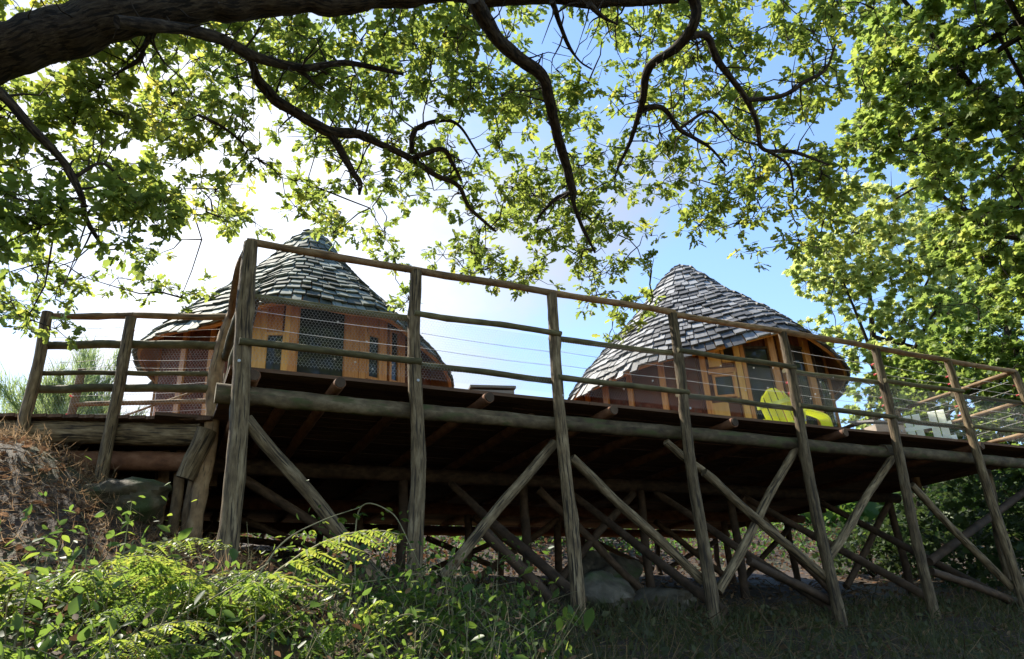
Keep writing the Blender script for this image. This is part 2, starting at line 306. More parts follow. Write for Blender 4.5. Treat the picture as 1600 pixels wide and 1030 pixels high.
def log(name, p, q, r0, r1, m, parent, n=10, wob=.05, amp=.015, seg=None, flat=1., label=None):
    ln = (Vector(q) - Vector(p)).length; seg = seg or max(5, int(ln / .1)); pts = logpts(p, q, seg, amp)
    rad = [r0 + (r1 - r0) * i / seg for i in range(seg + 1)]
    return MB().tube(pts, rad, n + 3, wob * .35, flat, knots=1.3, rough=.09).build(name, M[m], parent, 60, label=label)

# ------------------------------------------------------------------ ground
def ground():
    n = 230
    t = np.linspace(-1, 1, n); w_ = np.sign(t) * (9 * np.abs(t) + 500 * np.abs(t) ** 5)
    X, Y = np.meshgrid(w_ + .8, w_ + 7.5); Z = gz(X, Y)
    V = np.stack([X, Y, Z], -1).reshape(-1, 3); i = np.arange(n * n).reshape(n, n)
    F = np.stack([i[:-1, :-1], i[:-1, 1:], i[1:, 1:], i[1:, :-1]], -1).reshape(-1, 4)
    me = bpy.data.meshes.new('ground'); me.from_pydata(V.tolist(), [], F.tolist()); me.materials.append(M['ground']); me.shade_smooth()
    link('ground', me, None, 'structure')
ground()

# ------------------------------------------------------------------ timber deck
deck = thing('timber_deck', 'raised timber deck on rough poles with log railing in front of both cabins', 'deck', ab(0, 0, .5))
POST_A = [0, 1.36, 2.66, 4.02, 5.38, 6.72, 8.08, 9.42]
post_px = [((391, 387), (355, 868)), ((650, 428), (648, 900)), ((862, 460), (906, 985)), ((1050, 490), (1116, 980)), ((1220, 510), (1312, 965)), ((1365, 537), (1467, 990)), ((1480, 562), (1602, 945)), ((1583, 577), (1740, 985))]
TOPZ = 2.90
base_pts = []
for k, ((tx, ty), (bx, by)) in enumerate(post_px):
    T = onb(tx, ty, 0); B = onb(bx, by, 0); B.z = min(B.z, gzp(B.x, B.y) + .02) - .15
    T.z = TOPZ + random.uniform(-.01, .01)
    r = [.060, .053, .051, .05, .05, .049, .049, .05][k]
    ns = int((T - B).length / .08); pts = logpts(B, T, ns, .022); rad = [r * (1.12 - .2 * i / ns) for i in range(ns + 1)]
    if k == 0: rad = [r * (1.15 - .22 * i / ns + .16 * math.exp(-((i - ns * .78) / 1.2) ** 2)) for i in range(ns + 1)]
    p = MB().tube(pts, rad, 16, .02, knots=1.6, rough=.10).build('post', M['log'], deck, 60)
    base_pts.append((B, T))
    MB().tube([T + Vector((0, 0, -.98)) - NV * (r * .9), T + Vector((0, 0, -.98)) - NV * (r * 1.06)], .011, 8).build('bolt', M['steel'], p)
def postp(k, z):
    B, T = base_pts[k]; return B.lerp(T, (z - B.z) / (T.z - B.z))
# front railing: three rails per bay
def rails(pa, pb, zs, mats, parent, r, bow=.02, off=Vector((0, 0, 0))):
    for z, mm, rr in zs:
        a_ = Vector((pa.x, pa.y, z)) + off; b_ = Vector((pb.x, pb.y, z)) + off
        d = (b_ - a_).normalized(); a_ -= d * .03; b_ += d * .03
        a_.z += random.uniform(-.012, .012); b_.z += random.uniform(-.012, .012)
        pts = logpts(a_, b_, 18, bow * 1.3)
        MB().tube(pts, [rr * random.uniform(.97, 1.03) for _ in pts], 12, .02, .82, knots=1.2, rough=.11).build('rail', M[mm], parent, 60)
OFF = -NV * .045
for k in range(7):
    a_, b_ = postp(k, 2.9), postp(k + 1, 2.9)
    rails(a_, b_, [(TOPZ + .012, 'rail', .035)], 0, deck, 0, .012)
    rails(postp(k, 2.4), postp(k + 1, 2.4), [(2.475 if k < 1 else 2.49, 'mrail', .030)], 0, deck, 0, .016, OFF * (1 if k % 2 else -1))
    rails(postp(k, 2.1), postp(k + 1, 2.1), [(2.075, 'mrail', .031)], 0, deck, 0, .014, OFF * (-1 if k % 2 else 1))
# left return of the railing and its second, crooked post
A2 = ab(0, 1.4)
q = [Vector((A2.x - .10, A2.y, .5)), Vector((A2.x - .09, A2.y, 1.2)), Vector((A2.x - .05, A2.y, 1.8)), Vector((A2.x - .07, A2.y, 2.3)), Vector((A2.x - .03, A2.y, 2.65)), Vector((A2.x + .04, A2.y, 2.93))]
MB().tube(spline(q, 8), .064, 14, .02, knots=2, rough=.14).build('post', M['rail'], deck, 50)
pa, pb = base_pts[0][1], Vector((A2.x + .02, A2.y, 2.88))
MB().tube(spline([pa + Vector((.02, .0, .0)), pa.lerp(pb, .3) + Vector((-.03, 0, .0)), pa.lerp(pb, .65) + Vector((-.02, 0, -.03)), pb], 5), [.045] * 16, 9, .08, .9).build('rail', M['rail'], deck, 50)
for z in (2.48, 2.08): log('rail', ab(0, .02, z), Vector((A2.x, A2.y, z)), .036, .034, 'mrail', deck, 9)
log('post', onb(401, 470, .12), onb(374, 596, .12), .022, .026, 'dlog', deck, 8)
# right side railing, running back from the right corner
H = ab(POST_A[7], 0)
side = []
for b in (1.75, 3.5, 5.2):
    p = ab(POST_A[7] + .02, b); side.append(p)
    log('post', (p.x, p.y, 1.7), (p.x, p.y, 2.93), .058, .05, 'rail', deck, 11)
prev = ab(POST_A[7], .05)
for p in side:
    for z in (2.9, 2.5, 2.1): log('rail', Vector((prev.x, prev.y, z)), Vector((p.x, p.y, z)), .036, .032, 'rail', deck, 9, flat=.85)
    prev = p
# edge log, joists, cross beams
for a0, a1 in ((-.12, 2.72), (2.62, 6.8), (6.7, 11.2)):
    log('edge_log', ab(a0, .14, ZB - .068), ab(a1, .14, ZB - .085), .068, .06, 'mosslog', deck, 12, .05, .02)
def pa_(px, py): q = onb(px, py, -.02) - A; return q.dot(UV_)
ends_ = [pa_(*p) for p in ((398, 585), (532, 598), (766, 635), (962, 652), (1152, 662), (1322, 674), (1532, 690))]
ja = sorted(ends_ + [(p + q) / 2 for p, q in zip(ends_[:-1], ends_[1:])])
for a_ in ja:
    p0 = ab(a_, (.0 if a_ in ends_ else .4) + random.uniform(-.02, .02), ZB + .045)
    j = log('joist', p0, ab(a_ + random.uniform(-.08, .08), 6.35, ZB + .05), .045, .045, 'joist', deck, 10, .05, .02)
    d = -NV
    MB().tube([p0 + d * .001, p0 + d * .012], .04, 10, .05).build('cut_end', M['dlog'], j, 50)
for b, z in ((2.3, ZB - .075), (4.2, ZB - .07), (6.1, ZB - .06)):
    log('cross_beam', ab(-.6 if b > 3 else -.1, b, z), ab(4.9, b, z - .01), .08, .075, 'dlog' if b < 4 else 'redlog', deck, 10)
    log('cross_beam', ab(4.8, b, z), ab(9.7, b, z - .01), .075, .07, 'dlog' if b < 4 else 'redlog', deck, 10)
# floor boards
bd = []
b = .075; row = 0
while b < 6.5:
    wd = random.uniform(.135, .15)
    left = -.05 if b < 1.3 else (-.5 if b < 3 else -1.7)
    cuts = [left, random.uniform(2.2, 4.2), random.uniform(5.5, 7.4), 9.66]
    for a0, a1 in zip(cuts[:-1], cuts[1:]):
        z = ZD - .014 + random.uniform(-.003, .003)
        MB().bar(ab(a0 + .003, b + wd / 2, z), ab(a1 - .003, b + wd / 2, z), wd - .009, .028).build('deck_board', M['board'], deck)
    b += wd; row += 1
MB().bar(ab(9.675, -.15, ZD - .06), ab(9.675, 6.45, ZD - .06), .026, .13).build('fascia_board', M['board'], deck)
# braces in the front plane: (pixel from, pixel to, radius, plane)
for (p, q, r, b, mm) in [((384, 655), (592, 905), .052, .02, 'log'), ((866, 692), (690, 905), .046, .12, 'log'), ((893, 715), (1098, 908), .045, .1, 'log'), ((1040, 690), (1108, 745), .04, .15, 'log'), ((1100, 738), (1296, 908), .046, .06, 'log'), ((1243, 702), (1122, 925), .046, .12, 'log'),
                         ((1394, 716), (1290, 880), .046, .12, 'log'), ((1424, 758), (1580, 918), .044, .08, 'log'), ((1170, 876), (1306, 944), .045, .1, 'dlog'), ((1455, 893), (1605, 946), .045, .12, 'dlog'), ((1605, 765), (1452, 878), .05, .3, 'dlog'),
                         ((748, 820), (894, 975), .05, .35, 'dlog'), ((1247, 690), (1262, 752), .04, .1, 'log')]:
    P, Q = onb(*p, b), onb(*q, b)
    log('brace', P, Q, r * .88, r * .93, mm, deck, 10, .05, .014)
# second and third rows of poles with their braces
mid = [(.25, 2.3), (1.4, 2.3), (2.75, 2.3), (4.1, 2.3), (5.4, 2.3), (6.8, 2.3), (8.1, 2.3), (9.4, 2.3)]
for row, b in enumerate((2.3, 4.2, 6.1)):
    for a_ in (.25, 1.9, 3.4, 4.9, 6.4, 7.9, 9.4):
        p = ab(a_ + random.uniform(-.1, .1), b + .02); g = gzp(p.x, p.y)
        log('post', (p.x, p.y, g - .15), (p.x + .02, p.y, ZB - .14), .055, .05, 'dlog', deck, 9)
    for a_, s in ((.3, 1), (3.5, 1), (4.8, -1), (6.5, 1), (9.3, -1)):
        p = ab(a_, b - .12); p.z = ZB - .2; q = ab(a_ + s * 1.25, b - .12); q.z = gzp(q.x, q.y) + .1
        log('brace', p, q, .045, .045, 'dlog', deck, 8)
for a_ in (2.7, 4.1, 5.4, 6.8, 8.1):                # raking struts from the front feet back under the floor
    f0 = ab(a_, .1); f0.z = gzp(f0.x, f0.y) + .15; q = ab(a_ - .25, 2.2, ZB - .18)
    log('brace', f0, q, .045, .04, 'dlog', deck, 8)
log('post', onb(1541, 735, .5), onb(1578, 908, .5), .05, .055, 'log', deck, 9)
# wires, red insulators, netting
def insul(p, d, parent):
    m = MB(); m.tube([p, p + d * .03], .006, 6); m.tube([p + d * .03 + Vector((0, 0, -.009)), p + d * .03 + Vector((0, 0, .009))], .0075, 6); return m.build('insulator', M['red'], parent)
def wires(P, Q, zs, parent, side, ins=True):
    for z in zs:
        a_ = Vector((P.x, P.y, z)) + side; b_ = Vector((Q.x, Q.y, z + random.uniform(-.02, .02))) + side
        wv = thin([([a_, a_.lerp(b_, .33) - Vector((0, 0, .008)), a_.lerp(b_, .66) - Vector((0, 0, .008)), b_], .0024, .0024)], 'fence_wire', M['wire'], parent, 4, None)
        if ins: insul(b_ - side * .3, (side.normalized()), wv)
def netting(P, Q, z0, z1, parent, cell=.026, r=.0008, dome=.0):
    P = Vector((P.x, P.y, 0)); Q = Vector((Q.x, Q.y, 0)); d = (Q - P); ln = d.length; d.normalize(); nn = Vector((-d.y, d.x, 0))
    cw = cell; ch = cell * .8
    nx, nyy = int(ln / cw), int((z1 - z0) / ch)
    segs = []
    def pt(u, v): 
        bul = dome * math.sin(3 * u + 2 * v) * .5
        return (P + d * u + nn * bul) + Vector((0, 0, z0 + v))
    E0 = []; E1 = []
    for j in range(nyy):
        for i in range(nx):
            x0 = (i + .5 * (j % 2)) * cw; y0 = j * ch
            a_ = (x0, y0); b_ = (x0, y0 + ch * .4); c1 = (x0 - cw / 2, y0 + ch); c2 = (x0 + cw / 2, y0 + ch)
            for s_, t_ in ((a_, b_), (b_, c1), (b_, c2)):
                E0.append(pt(*s_)); E1.append(pt(*t_))
    E0 = np.array([tuple(e) for e in E0]); E1 = np.array([tuple(e) for e in E1])
    t = unit(E1 - E0); n1 = np.tile(np.array(tuple(nn)), (len(t), 1)); n2 = np.cross(t, n1)
    V = np.stack([E + r * (math.cos(k * 2.094) * n1 + math.sin(k * 2.094) * n2) for E in (E0, E1) for k in range(3)], 1)
    me = fast_mesh('wire_netting', V, [(0, 1, 4, 3), (1, 2, 5, 4), (2, 0, 3, 5)], 0, np.zeros(len(V)), M['net'])
    return link('wire_netting', me, parent, 'stuff')
for k in range(7):
    P, Q = postp(k, 2.3) + NV * .02, postp(k + 1, 2.3) + NV * .02
    netting(P, Q, ZD + .02, 2.47, deck)
    wires(postp(k, 2.5), postp(k + 1, 2.5), (2.24, 2.37) if k < 4 else (2.24, 2.35, 2.62, 2.74), deck, NV * .065, k >= 3)
netting(ab(.03, .05), A2 + Vector((.08, 0, 0)), ZD - .1, 2.47, deck, dome=.05)
prev = ab(POST_A[7], .05)
for p in side:
    wires(prev, p, (2.25, 2.36, 2.66, 2.78), deck, -UV_ * .06); prev = p
# small pale flecks set at the netting
for px, py in [(553, 550), (527, 552), (523, 561), (555, 566), (507, 545), (528, 503), (573, 534), (582, 577), (614, 570), (600, 560), (1178, 575), (1208, 575), (1200, 606), (1126, 572), (1302, 590), (1282, 597), (1297, 615), (1274, 616), (1267, 623), (1165, 610), (975, 608), (1020, 595)]:
    p = onb(px, py, .035); s = .007
    m = MB(); m.tube([p + Vector((-s, 0, s * .4)), p, p + Vector((s, 0, -s * .3))], [.003, .006, .003], 5)
    m.tube([p + Vector((-s * .4, 0, -s)), p + Vector((s * .3, 0, s * 1.1))], [.004, .003], 5); m.build('netting_fleck', M['wire'], deck)

# ------------------------------------------------------------------ walkway on the left
W0 = Vector((A2.x - .02, A2.y + .02, 0)); WD = Vector((-1, -.03, 0)).normalized(); WN = Vector((-WD.y * -1, 1, 0)); WN = Vector((.03, 1, 0)).normalized() * -1
WN = Vector((WD.y, -WD.x, 0)); WN = WN if WN.y > 0 else -WN
def wp(s, t, z): p = W0 + WD * s + WN * t; return Vector((p.x, p.y, z - .05 + .07 * s))
walk = thing('timber_walkway', 'narrow timber walkway with log rails leading left off the deck onto the bank', 'walkway', wp(2, .6, 1.6))
log('edge_log', wp(.12, 0, ZD - .1), wp(2.7, 0, ZD - .1), .1, .095, 'log', walk, 12, .05, .025)
log('edge_log', wp(2.6, .02, ZD - .1), wp(5.6, .02, ZD - .1), .095, .09, 'log', walk, 12, .05, .025)
log('lower_beam', wp(.2, .16, ZD - .3), wp(4.4, .16, ZD - .3), .085, .08, 'redlog', walk, 10)
log('edge_log', wp(.1, 1.1, ZD - .1), wp(5.6, 1.1, ZD - .1), .09, .09, 'log', walk, 10)
s = -.0
while s < 5.6:
    wd = random.uniform(.13, .15)
    MB().bar(wp(s + wd / 2, -.13, ZD + .012), wp(s + wd / 2, 1.2, ZD + .012), wd - .008, .028).build('walkway_board', M['board'], walk); s += wd
L1, L2 = W0.lerp(W0, 0), None
wposts = []
for (tx, ty), (bx, by), r in [((205, 497), (164, 712), .052), ((75, 488), (33, 690), .05), ]:
    def onw(px, py):
        d = ray(px, py); n_ = WN; t = (n_.dot(W0) - .12) / n_.dot(d); return d * t
    T = onw(tx, ty); B = onw(bx, by); B.z = min(gzp(B.x, B.y) - .1, B.z)
    log('post', B, T, r * 1.0, r * .88, 'log', walk, 11, .05, .014); wposts.append((B, T))
ends = [(Vector((A2.x, A2.y, 0)) + WD * .02, None)]
def wpo(k, z): B, T = wposts[k]; return B.lerp(T, (z - B.z) / (T.z - B.z))
pr = lambda z: Vector((A2.x - .03, A2.y, z))
for z, r, mm in ((2.89, .036, 'rail'), (2.60, .045, 'mrail'), (2.335, .028, 'mrail'), (2.19, .045, 'mrail')):
    z2 = z + .035; a_ = pr(z)
    for k in range(2):
        b_ = wpo(k, z + .03 * (k + 1)) + WN * .04
        log('rail', a_, b_, r, r * .95, mm, walk, 9, .08, .03, flat=.8); a_ = b_
for z in (2.42, 2.5, 2.72, 2.8): 
    a_ = pr(z)
    for k in range(2):
        b_ = wpo(k, z + .03 * (k + 1)); wires(Vector((a_.x, a_.y, 0)), Vector((b_.x, b_.y, 0)), (z + .02 * k,), walk, WN * .07); a_ = b_
netting(Vector((A2.x - .06, A2.y, 0)) + WN * .03, wpo(0, 2.4) + WN * .05, ZD + .04, 2.6, walk)
netting(wpo(0, 2.4) + WN * .05, wpo(1, 2.4) + WN * .05, ZD + .06, 2.62, walk)
far = []
for s in (.45, 2.0):
    p = wp(s, 1.2, 0); log('post', (p.x, p.y, 1.6), (p.x + .03, p.y, 2.93 if s > 1 else 2.8), .045, .04, 'rail', walk, 9); far.append(p)
for p, q in zip(far[:-1], far[1:]):
    for z in (2.5,): log('rail', (p.x, p.y, z), (q.x, q.y, z + .04), .034, .03, 'rail', walk, 8, .08, .02, flat=.8)
    for z in (2.3, 2.4, 2.6, 2.7): wires(p, q, (z,), walk, WN * -.05)
log('rail', (far[0].x, far[0].y, 2.72), (far[1].x, far[1].y, 2.2), .012, .012, 'rail', walk, 6)
# the supports under the walkway's inner end
def atw(px, py, t): d = ray(px, py); k = (WN.dot(W0) + t) / WN.dot(d); return d * k
log('log_strut', atw(324, 672, -.1), atw(289, 748, -.1), .085, .075, 'log', walk, 12, .06, .005)
for (p, q, t, r) in [((284, 705), (274, 800), .3, .045), ((255, 705), (250, 775), .5, .06), ((306, 735), (297, 815), .05, .055), ((48, 680), (38, 705), .3, .05)]:
    P, Q = atw(*p, t), atw(*q, t); Q.z = min(Q.z, gzp(Q.x, Q.y) - .05); log('post', P, Q, r, r, 'rail', walk, 9)

# ------------------------------------------------------------------ the two cabins
PROF_S = [0, .06, .12, .22, .35, .5, .7, .85, 1.]
PROF_R = [.0, .085, .15, .24, .355, .51, .73, .88, 1.]
class Cabin:
    def __init__(s, name, label, az, D, zap, Re, Rw, eave_px, ze0, ze_back, eL, eR, shmat, prof=None):
        s.pr = prof or PROF_R
        s.c = Vector((D * math.sin(R(az)), D * math.cos(R(az)), 0)); s.t = -s.c.normalized(); s.rt = Vector((s.c.y, -s.c.x, 0)).normalized()
        s.zap = zap; s.Re = Re; s.Rw = Rw; s.M = shmat
        pts = [s.onc(px, py, Re) for px, py in eave_px]
        ph = [p[0] for p in pts]; zz = [p[1] for p in pts]
        ph = [-math.pi, -2.3, eL[0]] + ph + [eR[0], 2.3, math.pi]; zz = [ze_back, ze_back, eL[1]] + zz + [eR[1], ze_back, ze_back]
        g = np.linspace(-math.pi, math.pi, 361); zi = np.interp(g, ph, zz); k = np.ones(15) / 15
        s.g = g; s.zi = np.convolve(np.concatenate([zi[-8:-1], zi, zi[1:8]]), k, 'valid')
        s.root = thing(name, label, 'cabin', (s.c.x, s.c.y, ZD))
    def onc(s, px, py, r):                           # where the pixel's ray meets the near side of the round wall
        d = ray(px, py); dx, dy = d.x, d.y; a_ = dx * dx + dy * dy; b_ = -2 * (dx * s.c.x + dy * s.c.y); c_ = s.c.x ** 2 + s.c.y ** 2 - r * r
        D_ = max(b_ * b_ - 4 * a_ * c_, 0); t = (-b_ - math.sqrt(D_)) / (2 * a_); p = d * t - s.c
        return math.atan2(p.dot(s.rt), p.dot(s.t)), p.z
    def ze(s, ph): return float(np.interp((ph + math.pi) % (2 * math.pi) - math.pi, s.g, s.zi))
    def P(s, ph, r, z): v = s.c + (s.t * math.cos(ph) + s.rt * math.sin(ph)) * r; return Vector((v.x, v.y, z))
    def roof(s, ph, u): return s.P(ph, s.Re * float(np.interp(u, PROF_S, s.pr)), s.zap - (s.zap - s.ze(ph)) * u)
    def ztop(s, ph, r): u = float(np.interp(r / s.Re, s.pr, PROF_S)); return s.zap - (s.zap - s.ze(ph)) * u
    def patch(s, mb, ph0, ph1, z0, z1, r0, r1, n=None):   # curved slab between two angles, two heights, two radii; z1 None = up to the roof
        n = n or max(1, int(abs(ph1 - ph0) / .12)); V = []; F = []; Uv = []
        for i in range(n + 1):
            ph = ph0 + (ph1 - ph0) * i / n; zt = z1 if z1 is not None else s.ztop(ph, r1) - .07
            V += [s.P(ph, r0, z0), s.P(ph, r1, z0), s.P(ph, r1, zt), s.P(ph, r0, zt)]
        for i in range(n):
            a_ = i * 4; b_ = a_ + 4; w0 = (ph1 - ph0) * r1 * i / n; w1 = (ph1 - ph0) * r1 * (i + 1) / n; h = V[2].z - z0
            for e in range(4):
                F.append((a_ + e, b_ + e, b_ + (e + 1) % 4, a_ + (e + 1) % 4)); Uv.append([(w0, 0 if e in (0, 3) else h * 0), (w1, 0), (w1, h), (w0, h)])
        F.append((3, 2, 1, 0)); Uv.append([(0, 0)] * 4); m_ = n * 4; F.append((m_, m_ + 1, m_ + 2, m_ + 3)); Uv.append([(0, 0)] * 4)
        mb.add(V, F, Uv); return mb
    def shell(s):
        n, k = 96, 26; V = []; F = []; Uv = []
        for i in range(n):
            ph = 2 * math.pi * i / n - math.pi
            for j in range(k + 1): 
                p = s.roof(ph, .02 + .975 * j / k); p.z -= .035; V.append(p)
        for i in range(n):
            for j in range(k):
                a_ = i * (k + 1) + j; b_ = ((i + 1) % n) * (k + 1) + j
                F.append((a_, a_ + 1, b_ + 1, b_)); Uv.append([(i * .14, j * .1), (i * .14, j * .1 + .1), (i * .14 + .14, j * .1 + .1), (i * .14 + .14, j * .1)])
        me = MB().add(V, F, Uv).build('roof_lining', M['redor'], s.root, 60)
        md = me.modifiers.new('thickness', 'SOLIDIFY'); md.thickness = .02; md.offset = 1
        # eave trim
        pts = [s.roof(2 * math.pi * i / 120 - math.pi, .985) - Vector((0, 0, .05)) for i in range(121)]
        MB().tube(pts, .018, 6, 0, 1, False).build('eave_trim', M['orange'], s.root, 60)
    def shingles(s, rows):
        out = []
        L_ = np.array([(s.roof(0, u) - s.roof(0, 0)).length for u in np.linspace(0, 1, 101)]); tot = L_[-1]
        for k in range(rows):
            # butt end of row k lies at u1; the shingle runs up to u0 under the row above
            l1 = tot * (k + 1.1) / rows; l0 = max(l1 - 1.9 * tot / rows, .01)
            u1 = float(np.interp(l1, L_, np.linspace(0, 1, 101))); u0 = float(np.interp(l0, L_, np.linspace(0, 1, 101)))
            if k == rows - 1: u1 = 1.012
            r1 = s.roof(0, min(u1, 1)); cr = 2 * math.pi * s.Re * float(np.interp(u1, PROF_S, s.pr))
            n = max(7, int(cr / .155)); ph = random.uniform(0, 1)
            cuts = np.cumsum([random.uniform(.7, 1.3) for _ in range(n)]); cuts = cuts / cuts[-1] * 2 * math.pi + ph
            lo = cuts[-1] - 2 * math.pi
            for c_ in cuts:
                pa_, pb_ = lo + .007 / max(cr / 6.28, .1), c_ - .007 / max(cr / 6.28, .1); lo = c_
                du = random.uniform(-.010, .011); uu = u1 + du
                th = random.uniform(.018, .032); lift = random.uniform(.012, .032)
                pm = (pa_ + pb_) / 2
                B0, B1 = s.roof(pa_, min(uu, 1.02)), s.roof(pb_, min(uu, 1.02)); T0, T1 = s.roof(pa_, u0), s.roof(pb_, u0)
                if uu > 1: d_ = (B0 - T0).normalized() * (uu - 1) * 2.2; B0 = B0 + d_; B1 = B1 + d_
                nrm = (B1 - B0).cross(T0 - B0).normalized()
                if nrm.dot(s.P(pm, 1, 0) - s.c) < 0: nrm = -nrm
                B0 += nrm * (lift + .012); B1 += nrm * (lift + .012 + random.uniform(-.006, .006)); T0 += nrm * .002; T1 += nrm * .002
                V = [B0, B1, T1, T0] + [B0 + nrm * th, B1 + nrm * th, T1 + nrm * th * .4, T0 + nrm * th * .4]
                cen = (B0 + B1 + T0 + T1) / 4; f_ = nrm.dot((-cen).normalized())
                out.append((f_ * (B1 - B0).length / cen.length if f_ > 0 else -1, V, random.random(), (B1 - B0).length))
        out.sort(key=lambda q: -q[0])
        FF = [(3, 2, 1, 0), (4, 5, 6, 7), (0, 1, 5, 4), (1, 2, 6, 5), (2, 3, 7, 6), (3, 0, 4, 7)]
        def uvs(wd, sd): return [[(sd, sd), (sd + wd, sd), (sd + wd, sd + .3), (sd, sd + .3)]] * 6
        for sc_, V, ti, wd in out[:295]:
            c0 = sum(V, Vector()) / 8
            me = MB().add([v - c0 for v in V], FF, uvs(wd, ti * 9)).mesh('shingle', M[s.M])
            at = me.attributes.new('tint', 'FLOAT', 'FACE'); at.data.foreach_set('value', [ti] * 6)
            link('shingle', me, s.root, mw=Matrix.Translation(c0))
        mb = MB(); T = []
        for sc_, V, ti, wd in out[295:]: mb.add(V, FF, uvs(wd, ti * 9)); T += [ti] * 6
        me = mb.mesh('shingle', M[s.M]); at = me.attributes.new('tint', 'FLOAT', 'FACE'); at.data.foreach_set('value', T)
        link('shingle', me, s.root, 'stuff')
        MB().tube([Vector((s.c.x, s.c.y, s.zap - .12)), Vector((s.c.x, s.c.y, s.zap - .02)), Vector((s.c.x, s.c.y, s.zap + .035))], [.09, .06, .012], 9, .05).build('roof_cap', M[s.M], s.root)
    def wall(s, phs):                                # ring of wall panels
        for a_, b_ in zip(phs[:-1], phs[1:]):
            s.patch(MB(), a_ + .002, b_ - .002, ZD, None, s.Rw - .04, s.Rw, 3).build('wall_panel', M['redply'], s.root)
    def post(s, x0, x1, y, mm, proud=.05, name='wall_post', z0=None, z1=None, y0=None, y1=None):
        a_ = s.onc(x0, y, s.Rw + proud)[0]; b_ = s.onc(x1, y, s.Rw + proud)[0]; xm = (x0 + x1) / 2
        zt = s.onc(xm, y0, s.Rw + proud)[1] if y0 else None; zb = s.onc(xm, y1, s.Rw + proud)[1] if y1 else ZD + .002
        return s.patch(MB(), a_, b_, zb, zt, s.Rw + .002, s.Rw + proud, 2).build(name, M[mm], s.root)
    def window(s, x0, x1, y0, y1, fw=5, mm='orange', name='window', to_floor=False, tall=False):
        y = (y0 + y1) / 2; xm = (x0 + x1) / 2; r = s.Rw + .03
        a_ = s.onc(x0, y, r)[0]; b_ = s.onc(x1, y, r)[0]; z1 = s.onc(xm, y0, r)[1]; z0 = ZD + .03 if to_floor else s.onc(xm, y1, r)[1]
        if tall: z1 = min(z1, s.ztop((a_ + b_) / 2, r) - .1)
        f = .035 / s.Rw
        mb = MB(); s.patch(mb, a_ - f, a_, z0 - .035, z1 + .035, s.Rw + .002, s.Rw + .045, 1); s.patch(mb, b_, b_ + f, z0 - .035, z1 + .035, s.Rw + .002, s.Rw + .045, 1)
        s.patch(mb, a_ + .001, b_ - .001, z1, z1 + .035, s.Rw + .003, s.Rw + .043); s.patch(mb, a_ + .001, b_ - .001, z0 - .035, z0, s.Rw + .003, s.Rw + .043)
        fr = mb.build(name, M[mm], s.root)
        s.patch(MB(), a_, b_, z0, z1, s.Rw + .004, s.Rw + .018, max(2, int((b_ - a_) / .06))).build('pane', M['glass'], fr)
        return fr

h1 = Cabin('round_cabin', 'round wooden cabin with mossy green conical shingle roof behind the deck corner post', -17.4, 10.3, 6.16, 2.15, 1.86,
           [(345, 509), (400, 474), (470, 471), (540, 489), (610, 494), (655, 540)], 3.85, 3.7, (-1.5, 3.84), (1.5, 3.5), 'shin1', [0, .09, .15, .222, .33, .48, .70, .865, 1.])
h2 = Cabin('round_cabin', 'round wooden cabin with silver grey conical shingle roof behind the lime chair', 14.9, 12.3, 6.26, 2.3, 2.0,
           [(950, 598), (1000, 572), (1060, 557), (1110, 548), (1175, 530), (1240, 513), (1290, 545)], 3.7, 3.6, (-1.5, 3.72), (1.5, 3.66), 'shin2')
for h, rows in ((h1, 18), (h2, 22)):
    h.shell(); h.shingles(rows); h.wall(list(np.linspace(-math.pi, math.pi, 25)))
# cabin behind the corner post: panels, windows, door from left to right
for x0, x1 in ((240, 247), (284, 291), (327, 334)): h1.post(x0, x1, 540, 'redor', .035, 'batten')
h1.post(372, 414, 540, 'yellow', .04); h1.post(414, 442, 500, 'orange', .03, 'panel', y0=None, y1=519)
h1.window(416, 440, 524, 586, mm='yellow')
h1.post(442.5, 451, 540, 'yellow', .05); h1.post(451, 463, 540, 'redor', .06)
d1 = h1.window(466, 537, 484, 600, mm='redor', name='door', to_floor=True, tall=True)
h1.post(539.5, 546, 540, 'redor', .06); h1.post(546, 562, 540, 'redor', .035, 'panel'); h1.post(562, 573, 540, 'orange', .05)
h1.window(576, 591, 526, 590, mm='orange'); h1.post(576, 591, 505, 'orange', .04, 'panel', y1=522)
h1.post(593, 605, 545, 'orange', .055); h1.window(611, 621, 520, 595, mm='redor'); h1.post(626, 633, 550, 'redor', .05); h1.post(646, 650, 560, 'redor', .04, 'batten')
# cabin behind the chair
for x0, x1 in ((912, 917), (940, 947), (979, 986), (1031, 1040)): h2.post(x0, x1, 600, 'orange', .04, 'batten')
h2.post(1097, 1106, 590, 'orange', .07); h2.post(1106, 1126, 560, 'yellow', .05, 'panel', y1=573)
h2.window(1129, 1152, 530, 562, mm='yellow', tall=True); h2.post(1153.5, 1163, 590, 'yellow', .06)
h2.post(1106.5, 1153, 580, 'orange', .03, 'panel', y0=575, y1=583)
h2.window(1119, 1146, 588, 617, mm='orange'); h2.post(1149, 1152.5, 600, 'yellow', .05, 'panel', y0=580, y1=621)
h2.post(1110, 1140, 640, 'yellow', .045, 'panel', y0=629)
h2.post(1164, 1170, 590, 'redor', .065)
h2.window(1173, 1208, 545, 650, mm='dlog', name='door', to_floor=True, tall=True)
h2.post(1211, 1221, 590, 'redor', .07); h2.post(1229, 1245, 590, 'redor', .06)
h2.window(1249, 1266, 548, 650, mm='dlog', tall=True, to_floor=True); h2.post(1268, 1277, 600, 'orange', .06); h2.window(1281, 1298, 552, 650, mm='dlog', tall=True, to_floor=True); h2.post(1301, 1306, 610, 'redor', .05)

